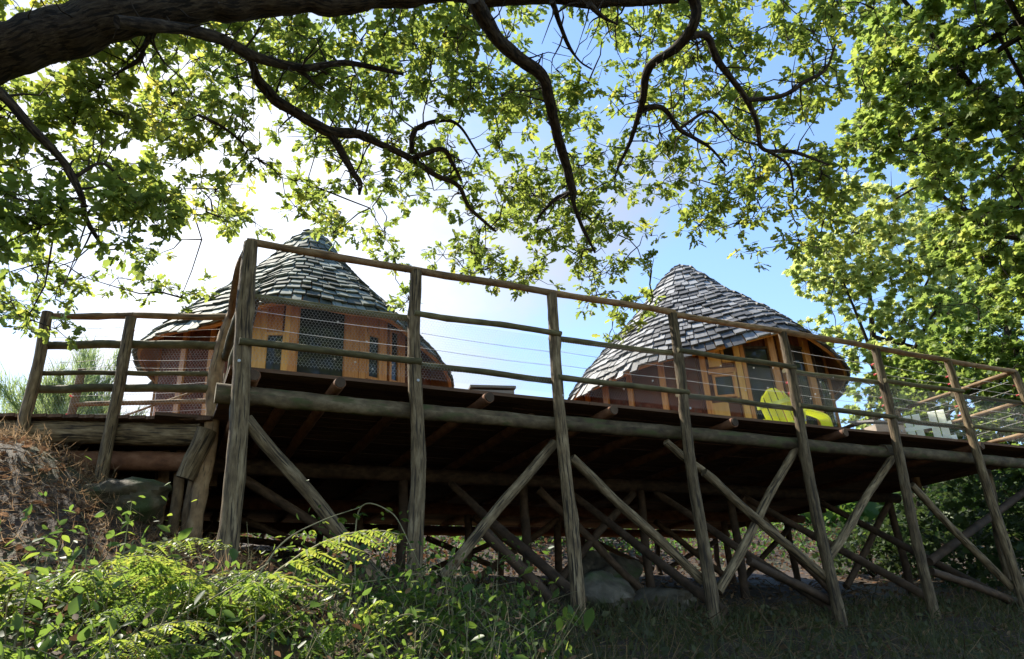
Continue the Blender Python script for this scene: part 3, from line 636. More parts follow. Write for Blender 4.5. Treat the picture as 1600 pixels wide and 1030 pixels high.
# ------------------------------------------------------------------ furniture on the deck
def deckp(px, D): p = atD(px, 640, D); return Vector((p.x, p.y, ZD))
def lime_chair():
    o = deckp(1232, 9.5); t = thing('garden_chair', 'lime green plastic armchair with tall rounded slatted back on the deck', 'chair', o)
    fx = Vector((.70, .71, 0)).normalized(); sx = Vector((-.71, .70, 0)).normalized(); up = Vector((0, 0, 1))     # faces right
    def q(f, s_, z): return o + (fx * f + sx * s_ + up * z) * .86
    for i in range(5):                               # back slats, tall in the middle: rounded top
        s_ = (i - 2) * .098; top = [.79, .895, .93, .895, .79][i]; k = 6; V = []; F = []
        f0, z0, f1 = -.16, .30, -.46
        for j in range(k + 1):
            tt = j / k; hw = .039; skew = (i - 2) * -.045 * (1 if j == k else 0) if abs(i - 2) == 2 else (i - 2) * -.03 * (1 if j == k else 0); zz = z0 + (top - z0) * tt; ff = f0 + (f1 - f0) * tt ** 1.1 - .02 * abs(i - 2) * -1
            zl, zr = zz + (i - 2) * .04 * (j == k), zz - (i - 2) * .04 * (j == k); V += [q(ff, s_ - hw, zl), q(ff, s_ + hw, zr), q(ff - .022, s_ + hw, zr), q(ff - .022, s_ - hw, zl)]
        for j in range(k):
            for e in range(4): F.append((j * 4 + e, j * 4 + (e + 1) % 4, j * 4 + 4 + (e + 1) % 4, j * 4 + 4 + e))
        F += [(3, 2, 1, 0), (k * 4, k * 4 + 1, k * 4 + 2, k * 4 + 3)]
        MB().add(V, F).build('back_slat', M['lime'], t, 40)
    for z, f_ in ((.42, -.225), (.72, -.375)): MB().bar(q(f_ - .035, -.27, z), q(f_ - .035, .27, z), .03, .05).build('back_rail', M['lime'], t)
    for i in range(5):
        f_ = -.12 + i * .13; MB().bar(q(f_, -.27, .31 + i * .02), q(f_, .27, .31 + i * .02), .115, .024).build('seat_slat', M['lime'], t)
    for s_ in (-.32, .32):
        m = MB(); pts = [q(-.34, s_, .56), q(0, s_, .585), q(.3, s_, .59), q(.42, s_, .57), q(.475, s_, .5), q(.49, s_, .4)]
        P = spline(pts, 4)
        V = []; F = []
        for j, p in enumerate(P):
            d = (P[min(j + 1, len(P) - 1)] - P[max(j - 1, 0)]).normalized(); nn = sx.cross(d).normalized(); hw = .065
            V += [p - sx * hw, p + sx * hw, p + sx * hw + nn * .025, p - sx * hw + nn * .025]
        for j in range(len(P) - 1):
            for e in range(4): F.append((j * 4 + e, j * 4 + (e + 1) % 4, j * 4 + 4 + (e + 1) % 4, j * 4 + 4 + e))
        F += [(3, 2, 1, 0), tuple((len(P) - 1) * 4 + e for e in range(4))]
        m.add(V, F).build('armrest', M['lime'], t, 40)
        MB().bar(q(.47, s_, .42), q(.45, s_, 0), .05, .12, sx).build('leg', M['lime'], t); MB().bar(q(-.26, s_ * .9, .54), q(-.5, s_ * .9, 0), .045, .09, sx).build('leg', M['lime'], t)
        MB().bar(q(.42, s_ * .86, .36), q(-.3, s_ * .86, .2), .03, .08, up).build('side_rail', M['lime'], t)
lime_chair()
def white_chair():
    o = deckp(1442, 10.6); t = thing('low_chair', 'low white plastic slatted chair at the right end of the deck', 'chair', o)
    fx = Vector((.5, .86, 0)); sx = Vector((.86, -.5, 0)); up = Vector((0, 0, 1))
    def q(f, s_, z): return o + fx * f + sx * s_ + up * z
    for s_ in (-.2, -.1, .08, .18): MB().bar(q(-.02, s_, .18), q(-.2, s_, .5), .085, .02, fx).build('back_slat', M['white'], t)
    MB().bar(q(-.12, -.27, .34), q(-.12, .27, .34), .025, .05).build('back_rail', M['white'], t)
    for i in range(4): MB().bar(q(.06 + .11 * i, -.26, .2), q(.06 + .11 * i, .26, .2), .09, .022).build('seat_slat', M['white'], t)
    for s_ in (-.25, .25):
        for f_ in (.42, -.06): MB().bar(q(f_, s_, .19), q(f_ * 1.1, s_ * 1.05, 0), .05, .06, sx).build('leg', M['white'], t)
white_chair()
def chest(px, D, wd, dp, ht, yaw, mm, lidm, name, label, cat, slot=False, slope=0):
    o = deckp(px, D); t = thing(name, label, cat, o); fx = Vector((math.cos(yaw), math.sin(yaw), 0)); sx = Vector((-fx.y, fx.x, 0))
    def q(f, s_, z): return o + fx * f + sx * s_ + Vector((0, 0, z))
    nb = 3
    for i in range(nb):
        z0 = .02 + (ht - .04) * i / nb; z1 = .02 + (ht - .04) * (i + 1) / nb - .004
        for s_ in (-1, 1): MB().bar(q(-wd / 2, s_ * dp / 2, (z0 + z1) / 2), q(wd / 2, s_ * dp / 2, (z0 + z1) / 2), .022, z1 - z0).build('side_board', M[mm], t)
        for f_ in (-1, 1): MB().bar(q(f_ * (wd / 2 - .014), -dp / 2 + .013, (z0 + z1) / 2), q(f_ * (wd / 2 - .014), dp / 2 - .013, (z0 + z1) / 2), .02, z1 - z0).build('end_board', M[mm], t)
    P = [q(-wd / 2 - .02, -dp / 2 - .02, ht), q(wd / 2 + .02, -dp / 2 - .02, ht), q(wd / 2 + .02, dp / 2 + .02, ht + slope), q(-wd / 2 - .02, dp / 2 + .02, ht + slope)]
    MB().hexa(P + [p + Vector((0, 0, .025)) for p in P]).build('lid', M[lidm], t)
    if slope:
        MB().bar(q(0, dp / 2 + .0, ht + slope / 2 - .004), q(.001, dp / 2 + .0, ht + slope / 2 - .004), .02, .02).build('lid_prop', M[mm], t)
    if slot: MB().bar(q(-.05, -dp / 2 - .012, ht * .7), q(.05, -dp / 2 - .012, ht * .7), .006, .045).build('hand_slot', M['dark'], t)
    return t
chest(766, 7.25, .44, .36, .5, .25, 'grey', 'grey', 'storage_box', 'grey box with dark hand slot standing behind the railing between the cabins', 'box', True)
chest(1364, 10.0, .46, .36, .33, .35, 'beige', 'grey', 'storage_chest', 'low beige chest with raised grey lid near the right end of the deck', 'chest', False, .1)

# ------------------------------------------------------------------ trees
def P_(*a): return [(x, y, s) for x, y, s in a]
def crown_cells(rows, cell=40, mul=1.):
    """rows: {y: [(x0, x1, density 0-9, slant near, slant far)]} -> list of clump centres"""
    out = []
    for y, segs in rows.items():
        for x0, x1, d, s0, s1 in segs:
            for cx in range(int(x0), int(x1), cell):
                for _ in range(rng.poisson(d / 9 * 2.5 * mul * (np.interp(cx, [0, 250, 500, 900, 1050, 1330, 1340], [.85, 1.0, 1.0, .95, .85, .82, 1]))  * ((s0 + s1) / 2 / (7.2 if s1 < 8.7 else (s0 + s1) / 2)) ** 2)):
                    out.append(atS(cx + rng.uniform(0, cell), y + rng.uniform(0, 40), rng.uniform(s0, s1)))
    return out
def grow(root, skel, clumps, leafm, tmpl, lsize, ntips, nleaf, rad, twigm, maxind, droop=.35, name='foliage', indiv='leaf', tw=(.012, .005), widthf=1., tintf=None):
    """joins every clump to the nearest wood, then sets leaf rosettes on its twig tips"""
    nodes = [np.array(tuple(p)) for p in skel]; segs = []; S = np.array(nodes)
    order = sorted(range(len(clumps)), key=lambda i: float(np.min(np.linalg.norm(S - np.array(tuple(clumps[i])), axis=1))))
    tips = []; tipd = []
    for i in order:
        c = np.array(tuple(clumps[i])); d = np.linalg.norm(S - c, axis=1); j = int(np.argmin(d)); p = S[j]
        m = (p + c) / 2 + rng.normal(0, .1, 3) * min(d[j], 1) + np.array((0, 0, .06 * d[j])); q1 = p * .7 + m * .3; 
        f = min(1, .45 + d[j] * .5)
        segs.append(([p, (p + m) / 2 + rng.normal(0, .02, 3), m, (m + c) / 2 + rng.normal(0, .03, 3), c], tw[0] * f, tw[1] * f))
        S = np.vstack([S, c[None], m[None]])
        for _ in range(ntips):
            o = rng.normal(0, 1, 3); o = o / np.linalg.norm(o) * rad * rng.uniform(.45, 1.05); o[2] *= .75
            tp = c + o; segs.append(([c, c + o * .55 + rng.normal(0, .02, 3), tp], tw[1] * .8, tw[1] * .35)); tips.append(tp); tipd.append(o)
    thin(segs, 'twigs', twigm, root, 4)
    tips = np.array(tips); tipd = unit(np.array(tipd)); T = np.repeat(tips, nleaf, 0); Dd = np.repeat(tipd, nleaf, 0); n = len(T)
    yd = unit(unit(rng.normal(0, 1, (n, 3)) * np.array((1, 1, .55))) + Dd * .55 + np.array((0, 0, -droop)))
    base = T + rng.normal(0, .018, (n, 3))
    nd = unit(np.array((0, 0, 1.)) + rng.normal(0, .55, (n, 3)))
    size = lsize * np.clip(rng.normal(1, .3, n), .35, 1.6)
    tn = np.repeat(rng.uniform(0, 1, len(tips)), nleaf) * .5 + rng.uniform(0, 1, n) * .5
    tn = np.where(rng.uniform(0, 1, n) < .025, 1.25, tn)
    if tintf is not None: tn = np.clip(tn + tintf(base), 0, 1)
    keep = np.ones(n, bool)
    if maxind:
        dist = np.linalg.norm(base, axis=1) / size; pick = np.argsort(dist)[:maxind * 5]; pick = rng.permutation(pick)[:maxind]; keep[pick] = False
        for g in range(maxind):
            i = pick[g]; V = place(tmpl[0], np.zeros((1, 3)), yd[i:i + 1], nd[i:i + 1], size[i:i + 1], widthf)
            me = fast_mesh(indiv, V, tmpl[1], 0, tn[i:i + 1], leafm); link(indiv, me, root, mw=Matrix.Translation(Vector(base[i])))
    V = place(tmpl[0], base[keep], yd[keep], nd[keep], size[keep], widthf)
    me = fast_mesh(name, V, tmpl[1], 0, tn[keep], leafm)
    return link(name, me, root, 'stuff')
def limb(root, name, pts, m='bark', n=12, wob=.08, per=10, extra=0):
    """pts: (px, py, slant, radius in px) -> tapered crooked limb; returns sample points"""
    k_ = .93 if name == 'branch' and root.name == 'oak_tree' else 1
    P = [atS(x, y, s * k_) for x, y, s, r in pts]; rr = [max(r * s * k_ / 1131 * (.93 if max(q[3] for q in pts) > 25 else .70), .006) for x, y, s, r in pts]
    Q = spline(P, per); k = len(Q); rad = [float(np.interp(i / per, range(len(rr)), rr)) for i in range(k)]
    Q = [q + (noise.noise_vector(q * 2.5) * .5 + noise.noise_vector(q * 7) * .22) * min(rad[i], .09) for i, q in enumerate(Q)]
    MB().tube(Q, rad, n, .03, rough=.13, knots=1.2).build(name, M[m], root, 60)
    if max(rad) < .2:                                # bare side twigs
        sg = []
        for i in range(2, k, 3):
            if rng.random() < .8:
                o = Vector(rng.normal(0, 1, 3)); t_ = (Q[min(i + 1, k - 1)] - Q[i - 1]).normalized(); o = (o - t_ * o.dot(t_) * .6).normalized(); ln = rng.uniform(.12, .5); a_ = Q[i]; b_ = a_ + o * ln * .5 + Vector(rng.normal(0, .03, 3)); c_ = b_ + (o + Vector(rng.normal(0, .5, 3))).normalized() * ln * .5
                sg.append(([a_, (a_ + b_) / 2 + Vector(rng.normal(0, .012, 3)), b_, c_], min(.009, rad[i] * .5), .002))
        if sg: thin(sg, 'side_twigs', M['twig'], root, 4)
    return Q
# --- the oak whose limb crosses the top of the picture; its trunk stands to the left of the view
oak_base = Vector((-6.6, 2.9, 0)); oak_base.z = gzp(oak_base.x, oak_base.y) - .1
oak = thing('oak_tree', 'old oak with thick dark limb arching over the deck from the left', 'tree', oak_base)
skel = []
j0 = atS(-120, 130, 5.8)
tr = [oak_base, oak_base + Vector((.05, .05, 1.6)), oak_base + Vector((.25, .2, 3.0)), j0 + Vector((-.35, -.1, -.35)), j0]
tr = spline(tr, 6); MB().tube(tr, [.5 - .2 * i / (len(tr) - 1) + .12 * math.exp(-i / 2.) for i in range(len(tr))], 18, .1).build('trunk', M['bark'], oak, 60)
main = limb(oak, 'limb', [(-140, 145, 5.8, 40), (0, 86, 5.4, 32), (90, 57, 5.3, 33), (190, 22, 5.3, 33), (330, 0, 5.4, 28), (480, -2, 5.5, 24), (620, -8, 5.6, 21), (740, -14, 5.7, 19), (840, -10, 5.8, 16), (920, 2, 5.9, 12), (980, 0, 6.0, 9), (1060, -2, 6.1, 5)], n=26, wob=.1, per=14)
skel += main
limb(oak, 'limb', [(-170, 110, 5.7, 40), (-170, -60, 5.2, 30), (-60, -190, 4.8, 24), (220, -330, 4.4, 18), (520, -420, 4.2, 10)], n=14)
B = {}
for key, pts in dict(
    a=[(180, 32, 5.35, 13), (260, 40, 5.5, 12), (330, 58, 5.7, 12), (385, 85, 5.9, 11), (430, 99, 6.0, 9), (485, 107, 6.1, 8), (540, 99, 6.3, 6), (590, 106, 6.4, 5), (630, 116, 6.5, 3)],
    a2=[(455, 102, 6.05, 6), (475, 115, 6.1, 5), (492, 130, 6.2, 3)],
    b=[(388, 88, 5.95, 6), (396, 108, 6.2, 8), (405, 128, 6.3, 10), (430, 156, 6.4, 11), (470, 182, 6.5, 11), (515, 206, 6.6, 12), (560, 208, 6.7, 9), (600, 228, 6.8, 8), (635, 245, 6.9, 8), (680, 275, 7.0, 6), (715, 290, 7.1, 5), (735, 325, 7.2, 4), (775, 362, 7.3, 3)],
    b2=[(518, 210, 6.6, 9), (535, 240, 6.6, 8), (550, 268, 6.6, 7), (562, 285, 6.6, 6), (561, 305, 6.6, 3)],
    b3=[(645, 247, 6.9, 6), (690, 234, 6.9, 5), (706, 255, 7.0, 4), (720, 282, 7.1, 3)],
    b4=[(642, 240, 6.9, 5), (646, 205, 6.9, 5), (680, 190, 7.0, 5), (715, 195, 7.0, 3), (750, 245, 7.1, 2)],
    c=[(742, 0, 5.7, 16), (760, 30, 5.8, 17), (785, 68, 5.9, 15), (820, 98, 6.1, 14), (848, 122, 6.2, 13), (858, 160, 6.3, 12), (872, 210, 6.5, 11), (885, 255, 6.7, 10), (893, 300, 6.8, 9), (896, 318, 6.8, 5), (912, 360, 7.0, 4), (930, 395, 7.1, 2.5)],
    c2=[(892, 300, 6.8, 6), (868, 312, 6.9, 5), (845, 335, 7.0, 3), (838, 350, 7.0, 2)],
    d=[(985, -30, 6.0, 12), (1060, -30, 6.2, 12), (1088, 5, 6.3, 12), (1083, 40, 6.3, 11), (1055, 75, 6.4, 10), (1015, 105, 6.5, 9), (1006, 150, 6.6, 8), (998, 180, 6.7, 6), (985, 220, 6.8, 4), (966, 262, 6.9, 3)],
    d2=[(1076, 58, 6.4, 7), (1104, 58, 6.5, 7), (1122, 95, 6.6, 7), (1145, 125, 6.7, 6), (1167, 155, 6.8, 6), (1183, 190, 6.9, 5), (1192, 233, 7.0, 4), (1240, 238, 7.1, 4), (1295, 258, 7.2, 2)],
    d3=[(1168, 156, 6.8, 5), (1222, 150, 6.9, 4), (1262, 125, 7.0, 4), (1290, 108, 7.1, 3), (1305, 70, 7.2, 2)],
    d4=[(1004, 170, 6.7, 7), (1036, 170, 6.7, 5), (1062, 203, 6.8, 5), (1085, 217, 6.9, 4), (1110, 232, 7.0, 3), (1135, 260, 7.1, 2)],
    d5=[(1064, 200, 6.8, 3), (1110, 175, 6.9, 3), (1150, 215, 7.0, 2), (1190, 228, 7.0, 2)],
    d6=[(1200, 236, 7.0, 3), (1232, 260, 7.1, 3), (1240, 300, 7.2, 2)],
    e=[(-60, 100, 5.4, 12), (0, 148, 5.4, 9), (45, 195, 5.4, 8), (100, 252, 5.5, 7), (128, 305, 5.5, 6), (135, 345, 5.6, 5), (168, 395, 5.8, 3)],
    e2=[(118, 275, 5.5, 4), (160, 255, 5.5, 3), (195, 285, 5.6, 2)],
    g=[(240, 40, 5.5, 7), (225, 75, 5.8, 5), (215, 95, 5.9, 4), (175, 120, 6.1, 2)],
    g2=[(310, 180, 6.5, 3), (350, 200, 6.6, 3), (380, 225, 6.7, 2)],
    k=[(862, 0, 5.9, 6), (875, 40, 6.1, 5), (887, 70, 6.2, 4), (905, 95, 6.3, 2), (925, 108, 6.4, 1.5)],
    k2=[(920, 8, 5.9, 6), (945, 28, 6.1, 4), (965, 38, 6.2, 2)]).items():
    skel += limb(oak, 'branch', pts, n=12, wob=.1)
D1 = (5.5, 6.4); D2 = (6.8, 8.6); D3 = (7.0, 8.6); D0 = (6.1, 8.0)
FG = np.array([tuple(atD(px, 980, D)) for px in range(20, 640, 30) for D in (3.4, 3.8, 4.2, 4.6)]); FG[:, 2] = gz(FG[:, 0], FG[:, 1]) + .35
def blocks(c):                                       # would this clump keep the sun off the plants at the foot of the bank?
    v = np.array(tuple(c)) - FG; t = v @ np.array(tuple(sunv)); return bool(np.any((t > 0) & ((v * v).sum(1) - t * t < .09)))
FG2 = np.array([tuple(ab(a_, b_, z)) for a_, b_ in ((5.38, 0), (6.72, 0), (8.08, 0), (5.6, 1.2), (7, 1)) for z in (2.1, 2.35, 2.6, 2.85)] + [tuple(atD(1232, 640, 9.5) * 1.0 + Vector((0, 0, .2)))])
def blocks2(c):
    v = np.array(tuple(c)) - FG2; t = v @ np.array(tuple(sunv)); return bool(np.any((t > 0) & ((v * v).sum(1) - t * t < .08)))
def rw(*s, low=False):
    out = []
    for x in s:
        x0, x1, d = x[:3]; D = x[3] if len(x) > 3 else None
        if D: out.append((x0, x1, d, *D))
        else:
            x0 = max(x0, -40)
            if x0 < 240: out.append((x0, min(x1, 240), d, *(D1 if not low else low)))
            if x1 > 240: out.append((max(x0, 240), x1, d, *D0))
    return [o for o in out if o[1] > o[0]]
oak_rows = {
    -160: rw((-200, 1300, 6)), -120: rw((-200, 1300, 6)), -80: rw((-200, 1280, 6)), -40: rw((-160, 800, 7), (800, 960, 3), (960, 1300, 6)),
    0: rw((-120, 0, 6), (0, 240, 4, (6, 7.5)), (240, 700, 8, (6, 7.8)), (700, 800, 5), (940, 1080, 6, D2), (1080, 1160, 7, D2), (1160, 1290, 6, D2), (1290, 1340, 3, D2)),
    40: rw((80, 240, 6, (6, 7.6)), (240, 720, 9, (6, 7.8)), (720, 800, 6), (940, 1100, 7, D2), (1100, 1200, 6, D2), (1200, 1290, 5, D2), (1290, 1330, 4, D2)),
    80: rw((-120, 0, 6), (120, 480, 9.5), (480, 680, 7), (680, 820, 6), (820, 880, 3, D2), (940, 1060, 6, D2), (1060, 1160, 6, D2), (1160, 1240, 4, D2), (1240, 1330, 6, D2)),
    120: rw((-120, 80, 7), (80, 480, 9.5), (480, 540, 4), (540, 840, 7), (840, 900, 5, D2), (930, 1060, 6, D2), (1060, 1160, 5, D2), (1160, 1330, 6, D2)),
    160: rw((-120, 300, 9), (300, 360, 5), (360, 480, 8), (480, 640, 6), (640, 760, 5), (760, 820, 6), (820, 930, 6, D2), (930, 1080, 5, D2), (1080, 1180, 5, D2), (1180, 1330, 6, D2)),
    200: rw((-120, 300, 8), (300, 480, 7), (480, 640, 7), (640, 780, 5), (780, 840, 3), (840, 960, 8, D2), (960, 1080, 6, D2), (1080, 1160, 3, D2), (1160, 1330, 5, D2)),
    240: rw((-120, 40, 6), (40, 320, 7), (320, 480, 6), (480, 540, 4), (540, 640, 5), (640, 740, 6, D2), (740, 840, 3, D2), (840, 960, 8, D2), (960, 1040, 6, D2), (1040, 1100, 3, D2), (1100, 1200, 5, D2), (1200, 1330, 6, D2)),
    280: rw((-120, 280, 7), (280, 340, 2), (340, 480, 5), (480, 560, 5), (560, 680, 6, D2), (680, 760, 5, D2), (760, 820, 2, D2), (820, 960, 8, D2), (960, 1040, 5, D2), (1040, 1090, 1.5, D2), (1090, 1330, 6, D2)),
    320: rw((-120, 260, 7), (300, 480, 2.2), (480, 560, 2.5, D3), (560, 680, 7, D3), (680, 780, 6, D3), (780, 840, 4, D3), (840, 960, 8, D3), (960, 1000, 5, D3), (1080, 1240, 7, D3), (1240, 1330, 6, D3)),
    360: rw((-120, 280, 6), (520, 560, 3, D3), (560, 640, 5, D3), (640, 700, 3, D3), (700, 840, 6, D3), (840, 900, 3, D3), (900, 990, 7, D3), (1100, 1220, 4, D3), (1220, 1310, 6, D3), low=(5.2, 6.0)),
    400: rw((-120, 220, 6), (220, 290, 5), (560, 630, 5, D3), (720, 780, 3, D3), (780, 850, 4, D3), (900, 1000, 7, D3), (1170, 1240, 2.5, D3), low=(5.2, 6.0)),
    440: rw((-120, 190, 6), (230, 290, 1.5), (570, 640, 3, D3), (670, 710, 3, D3), (905, 990, 7, D3), low=(6.4, 7.4)),
    480: rw((-120, 120, 7), (120, 210, 2.5), (680, 720, 4, D3), (920, 970, 5, D3), low=(6.4, 7.4)),
    520: rw((-120, 50, 5), (925, 955, 2, D3), low=(6.4, 7.4))}
cl = []
for c in crown_cells(oak_rows):                      # the crown is open on the side the sun comes through
    if c.x < 1 and blocks(c):
        alt = [c.normalized() * sl_ for sl_ in (5.0, 5.4, 5.8, 6.2, 6.8, 7.4, 8.0, 8.6)]; rng.shuffle(alt); alt = [Vector(q) for q in alt if not blocks(Vector(q))]
        if alt: cl.append(alt[0])
        elif rng.random() < .3: cl.append(c)
    elif blocks2(c):
        alt = [c.normalized() * sl_ for sl_ in (6.3, 6.7, 7.1, 7.5, 7.9, 8.3, 8.7)]; rng.shuffle(alt); alt = [Vector(q) for q in alt if not blocks2(Vector(q))]
        if alt: cl.append(alt[0])
        elif rng.random() < .5: cl.append(c)
    else: cl.append(c)
for _ in range(800):                                 # unseen crown added over and behind the camera to keep sky light down
    q = Vector((rng.uniform(-9, 10), rng.uniform(-13, 3.2), 0)); q.z = rng.uniform(4.6, 7.4)
    if q.y > 1.0 and math.degrees(math.atan2(q.z, q.y)) < 58: continue
    if not blocks(q): cl.append(q)
for pts in ([j0, Vector((-4.2, 1.2, 5.2)), Vector((-1, -1, 5.9)), Vector((3, -2.6, 6.3))], [j0, Vector((-6, -.5, 5.4)), Vector((-5, -4.5, 6.0)), Vector((-2, -7.5, 6.3))]):  # unseen limbs to carry the added crown
    Q = spline(pts, 8); MB().tube(Q, [.2 - .17 * i / (len(Q) - 1) for i in range(len(Q))], 10, .08).build('limb', M['bark'], oak, 60); skel += Q
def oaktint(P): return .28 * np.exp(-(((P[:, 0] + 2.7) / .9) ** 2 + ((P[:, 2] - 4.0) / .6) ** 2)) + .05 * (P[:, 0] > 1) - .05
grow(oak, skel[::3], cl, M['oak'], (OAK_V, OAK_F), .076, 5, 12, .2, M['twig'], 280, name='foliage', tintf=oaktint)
# --- trees at the right
def tree(name, label, base, crown_rows, limbs, leafm, tmpl, lsize, ntips, nleaf, rad, trunk_r, tw, group=None, tintf=None, top=None, mul=1.):
    bz = gzp(base.x, base.y) - .1; base = Vector((base.x, base.y, bz))
    t = thing(name, label, 'tree', base, group); cl = crown_cells(crown_rows, mul=mul)
    cen = sum(cl, Vector()) / len(cl); top = top or Vector((base.x * .6 + cen.x * .4, base.y * .6 + cen.y * .4, cen.z + 1.2))
    sp = spline([base, base.lerp(top, .35) + Vector((.12, -.1, 0)), base.lerp(top, .7) + Vector((-.1, .1, 0)), top], 7); k = len(sp)
    MB().tube(sp, [trunk_r * (1.15 - .95 * i / (k - 1)) for i in range(k)], 12, .1).build('trunk', M['bark'], t, 60)
    sk = list(sp[k // 3:])
    for pts in limbs: sk += limb(t, 'branch', pts, n=8, wob=.1)
    for i in range(9):                               # own boughs out into the crown
        p = sp[k // 3 + (i * (k - k // 3 - 2)) // 9]; c = cl[int(rng.integers(len(cl)))]
        bp = spline([p, p.lerp(c, .5) + Vector((0, 0, .2)), c], 6); MB().tube(bp, [trunk_r * .3 * (1 - .8 * j / (len(bp) - 1)) for j in range(len(bp))], 7, .08).build('branch', M['bark'], t, 60); sk += bp[2:]
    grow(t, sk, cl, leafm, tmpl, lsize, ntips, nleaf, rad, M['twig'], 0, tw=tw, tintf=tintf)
    return t
E1 = (8.2, 11.); 
tree('maple_tree', 'tall bright green maple whose leafy boughs fill the top right corner', atD(1850, 900, 10.5),
     {y: [(1330 + dx, 1760, d, *E1)] for y, dx, d in [(-160, -20, 8), (-120, -20, 8), (-80, 0, 8), (-40, 0, 8), (0, 10, 7.5), (40, 0, 8), (80, 0, 8), (120, -10, 8), (160, 0, 7.5), (200, 0, 7.5), (240, 30, 6.5), (280, 70, 6.), (320, 130, 6.5), (360, 150, 7), (400, 190, 8), (440, 200, 8.5)]},
     [[(1720, 20, 9.5, 10), (1640, 40, 9.3, 8), (1590, 60, 9.2, 6), (1540, 90, 9.2, 5), (1480, 100, 9.1, 4), (1420, 120, 9., 2.5)], [(1720, 20, 9.6, 10), (1620, 20, 9.5, 8), (1575, 45, 9.4, 6), (1520, 75, 9.4, 5), (1460, 110, 9.3, 4), (1400, 150, 9.2, 2.5)],
      [(1740, 260, 9.6, 9), (1640, 250, 9.4, 7), (1595, 200, 9.4, 5), (1590, 160, 9.3, 3)], [(1740, 330, 10, 7), (1520, 330, 9.6, 4), (1450, 290, 9.5, 3), (1400, 310, 9.5, 2)], [(1700, 380, 10, 6), (1520, 370, 9.8, 4), (1460, 390, 9.7, 2)]],
     M['maple'], (MAP_V, MAP_F), .074, 6, 14, .28, .2, (.014, .006), mul=1.25, top=atS(1720, 40, 10.2))
E2 = (15.0, 17.5)
tree('ash_tree', 'pale yellow green tree standing behind the silver roofed cabin', atD(1395, 700, 16.5),
     {y: [(x0, x1, d, *E2)] for y, x0, x1, d in [(240, 1330, 1450, 3), (280, 1310, 1470, 4.5), (320, 1290, 1480, 6), (360, 1270, 1500, 8), (400, 1250, 1520, 9), (440, 1250, 1540, 9.5), (480, 1255, 1540, 9.5), (520, 1270, 1560, 9.5), (560, 1290, 1560, 9), (600, 1310, 1560, 9), (640, 1320, 1560, 9), (680, 1330, 1560, 8)]},
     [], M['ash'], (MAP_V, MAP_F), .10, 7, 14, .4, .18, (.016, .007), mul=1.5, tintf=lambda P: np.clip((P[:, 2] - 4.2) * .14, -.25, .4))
E3 = (12.2, 14.5)
tree('lime_tree', 'dense dark green tree overhanging the right end of the deck railing', atD(1700, 900, 13.5),
     {y: [(x0, 1820, d, *E3)] for y, x0, d in [(360, 1560, 8), (400, 1540, 9), (440, 1500, 9.5), (480, 1460, 9.5), (520, 1430, 9.5), (560, 1400, 9.5), (600, 1400, 9.5), (640, 1430, 9), (680, 1440, 9), (720, 1540, 5)]},
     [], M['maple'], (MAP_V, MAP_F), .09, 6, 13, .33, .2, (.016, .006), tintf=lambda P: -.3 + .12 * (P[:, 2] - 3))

# ------------------------------------------------------------------ shrubs on the bank beyond the walkway
def broom(label, px, D, hgt, wid, n):
    p = atD(px, 640, D); g = gzp(p.x, p.y) - .05; t = thing('broom_shrub', label, 'shrub', Vector((p.x, p.y, g)), 'broom shrubs beyond the walkway')
    base = np.array((p.x, p.y, g)); st = []
    m = 26; tips = []
    for i in range(m):
        an = rng.uniform(0, 6.28); rr = wid * rng.uniform(.05, 1) ** .7; tip = base + np.array((math.cos(an) * rr, math.sin(an) * rr, hgt * rng.uniform(.55, 1.) * (1 - .35 * rr / wid)))
        mid_ = base * .5 + tip * .5 + np.array((0, 0, .12 * hgt)); st.append(([base + rng.normal(0, .05, 3), base * .75 + mid_ * .25, mid_, tip], .016, .004)); tips.append((mid_, tip))
    thin(st, 'stems', M['stem'], t, 4)
    k = n; idx = rng.integers(m, size=k); a_ = np.array([tips[i][0] for i in idx]); b_ = np.array([tips[i][1] for i in idx]); u = rng.uniform(-.4, 1, (k, 1)); bs = a_ + (b_ - a_) * u + rng.normal(0, .05, (k, 3))
    yd = unit(unit(b_ - a_) + rng.normal(0, .45, (k, 3)) + np.array((0, 0, .5)))
    V = place(BLA_V, bs, yd, rng.normal(0, 1, (k, 3)), rng.uniform(.12, .3, k), .05)
    link('foliage', fast_mesh('foliage', V, BLA_F, 0, rng.uniform(0, 1, k), M['broom']), t, 'stuff')
broom('wide feathery broom shrub behind the walkway rails', 118, 11.5, 2.75, 1.15, 11000)
broom('small feathery broom shrub at the far left end of the walkway', -5, 12.5, 2.4, .8, 5000)
broom('low broom shrub beside the mossy cabin wall', 232, 13.5, 1.7, .6, 3000)

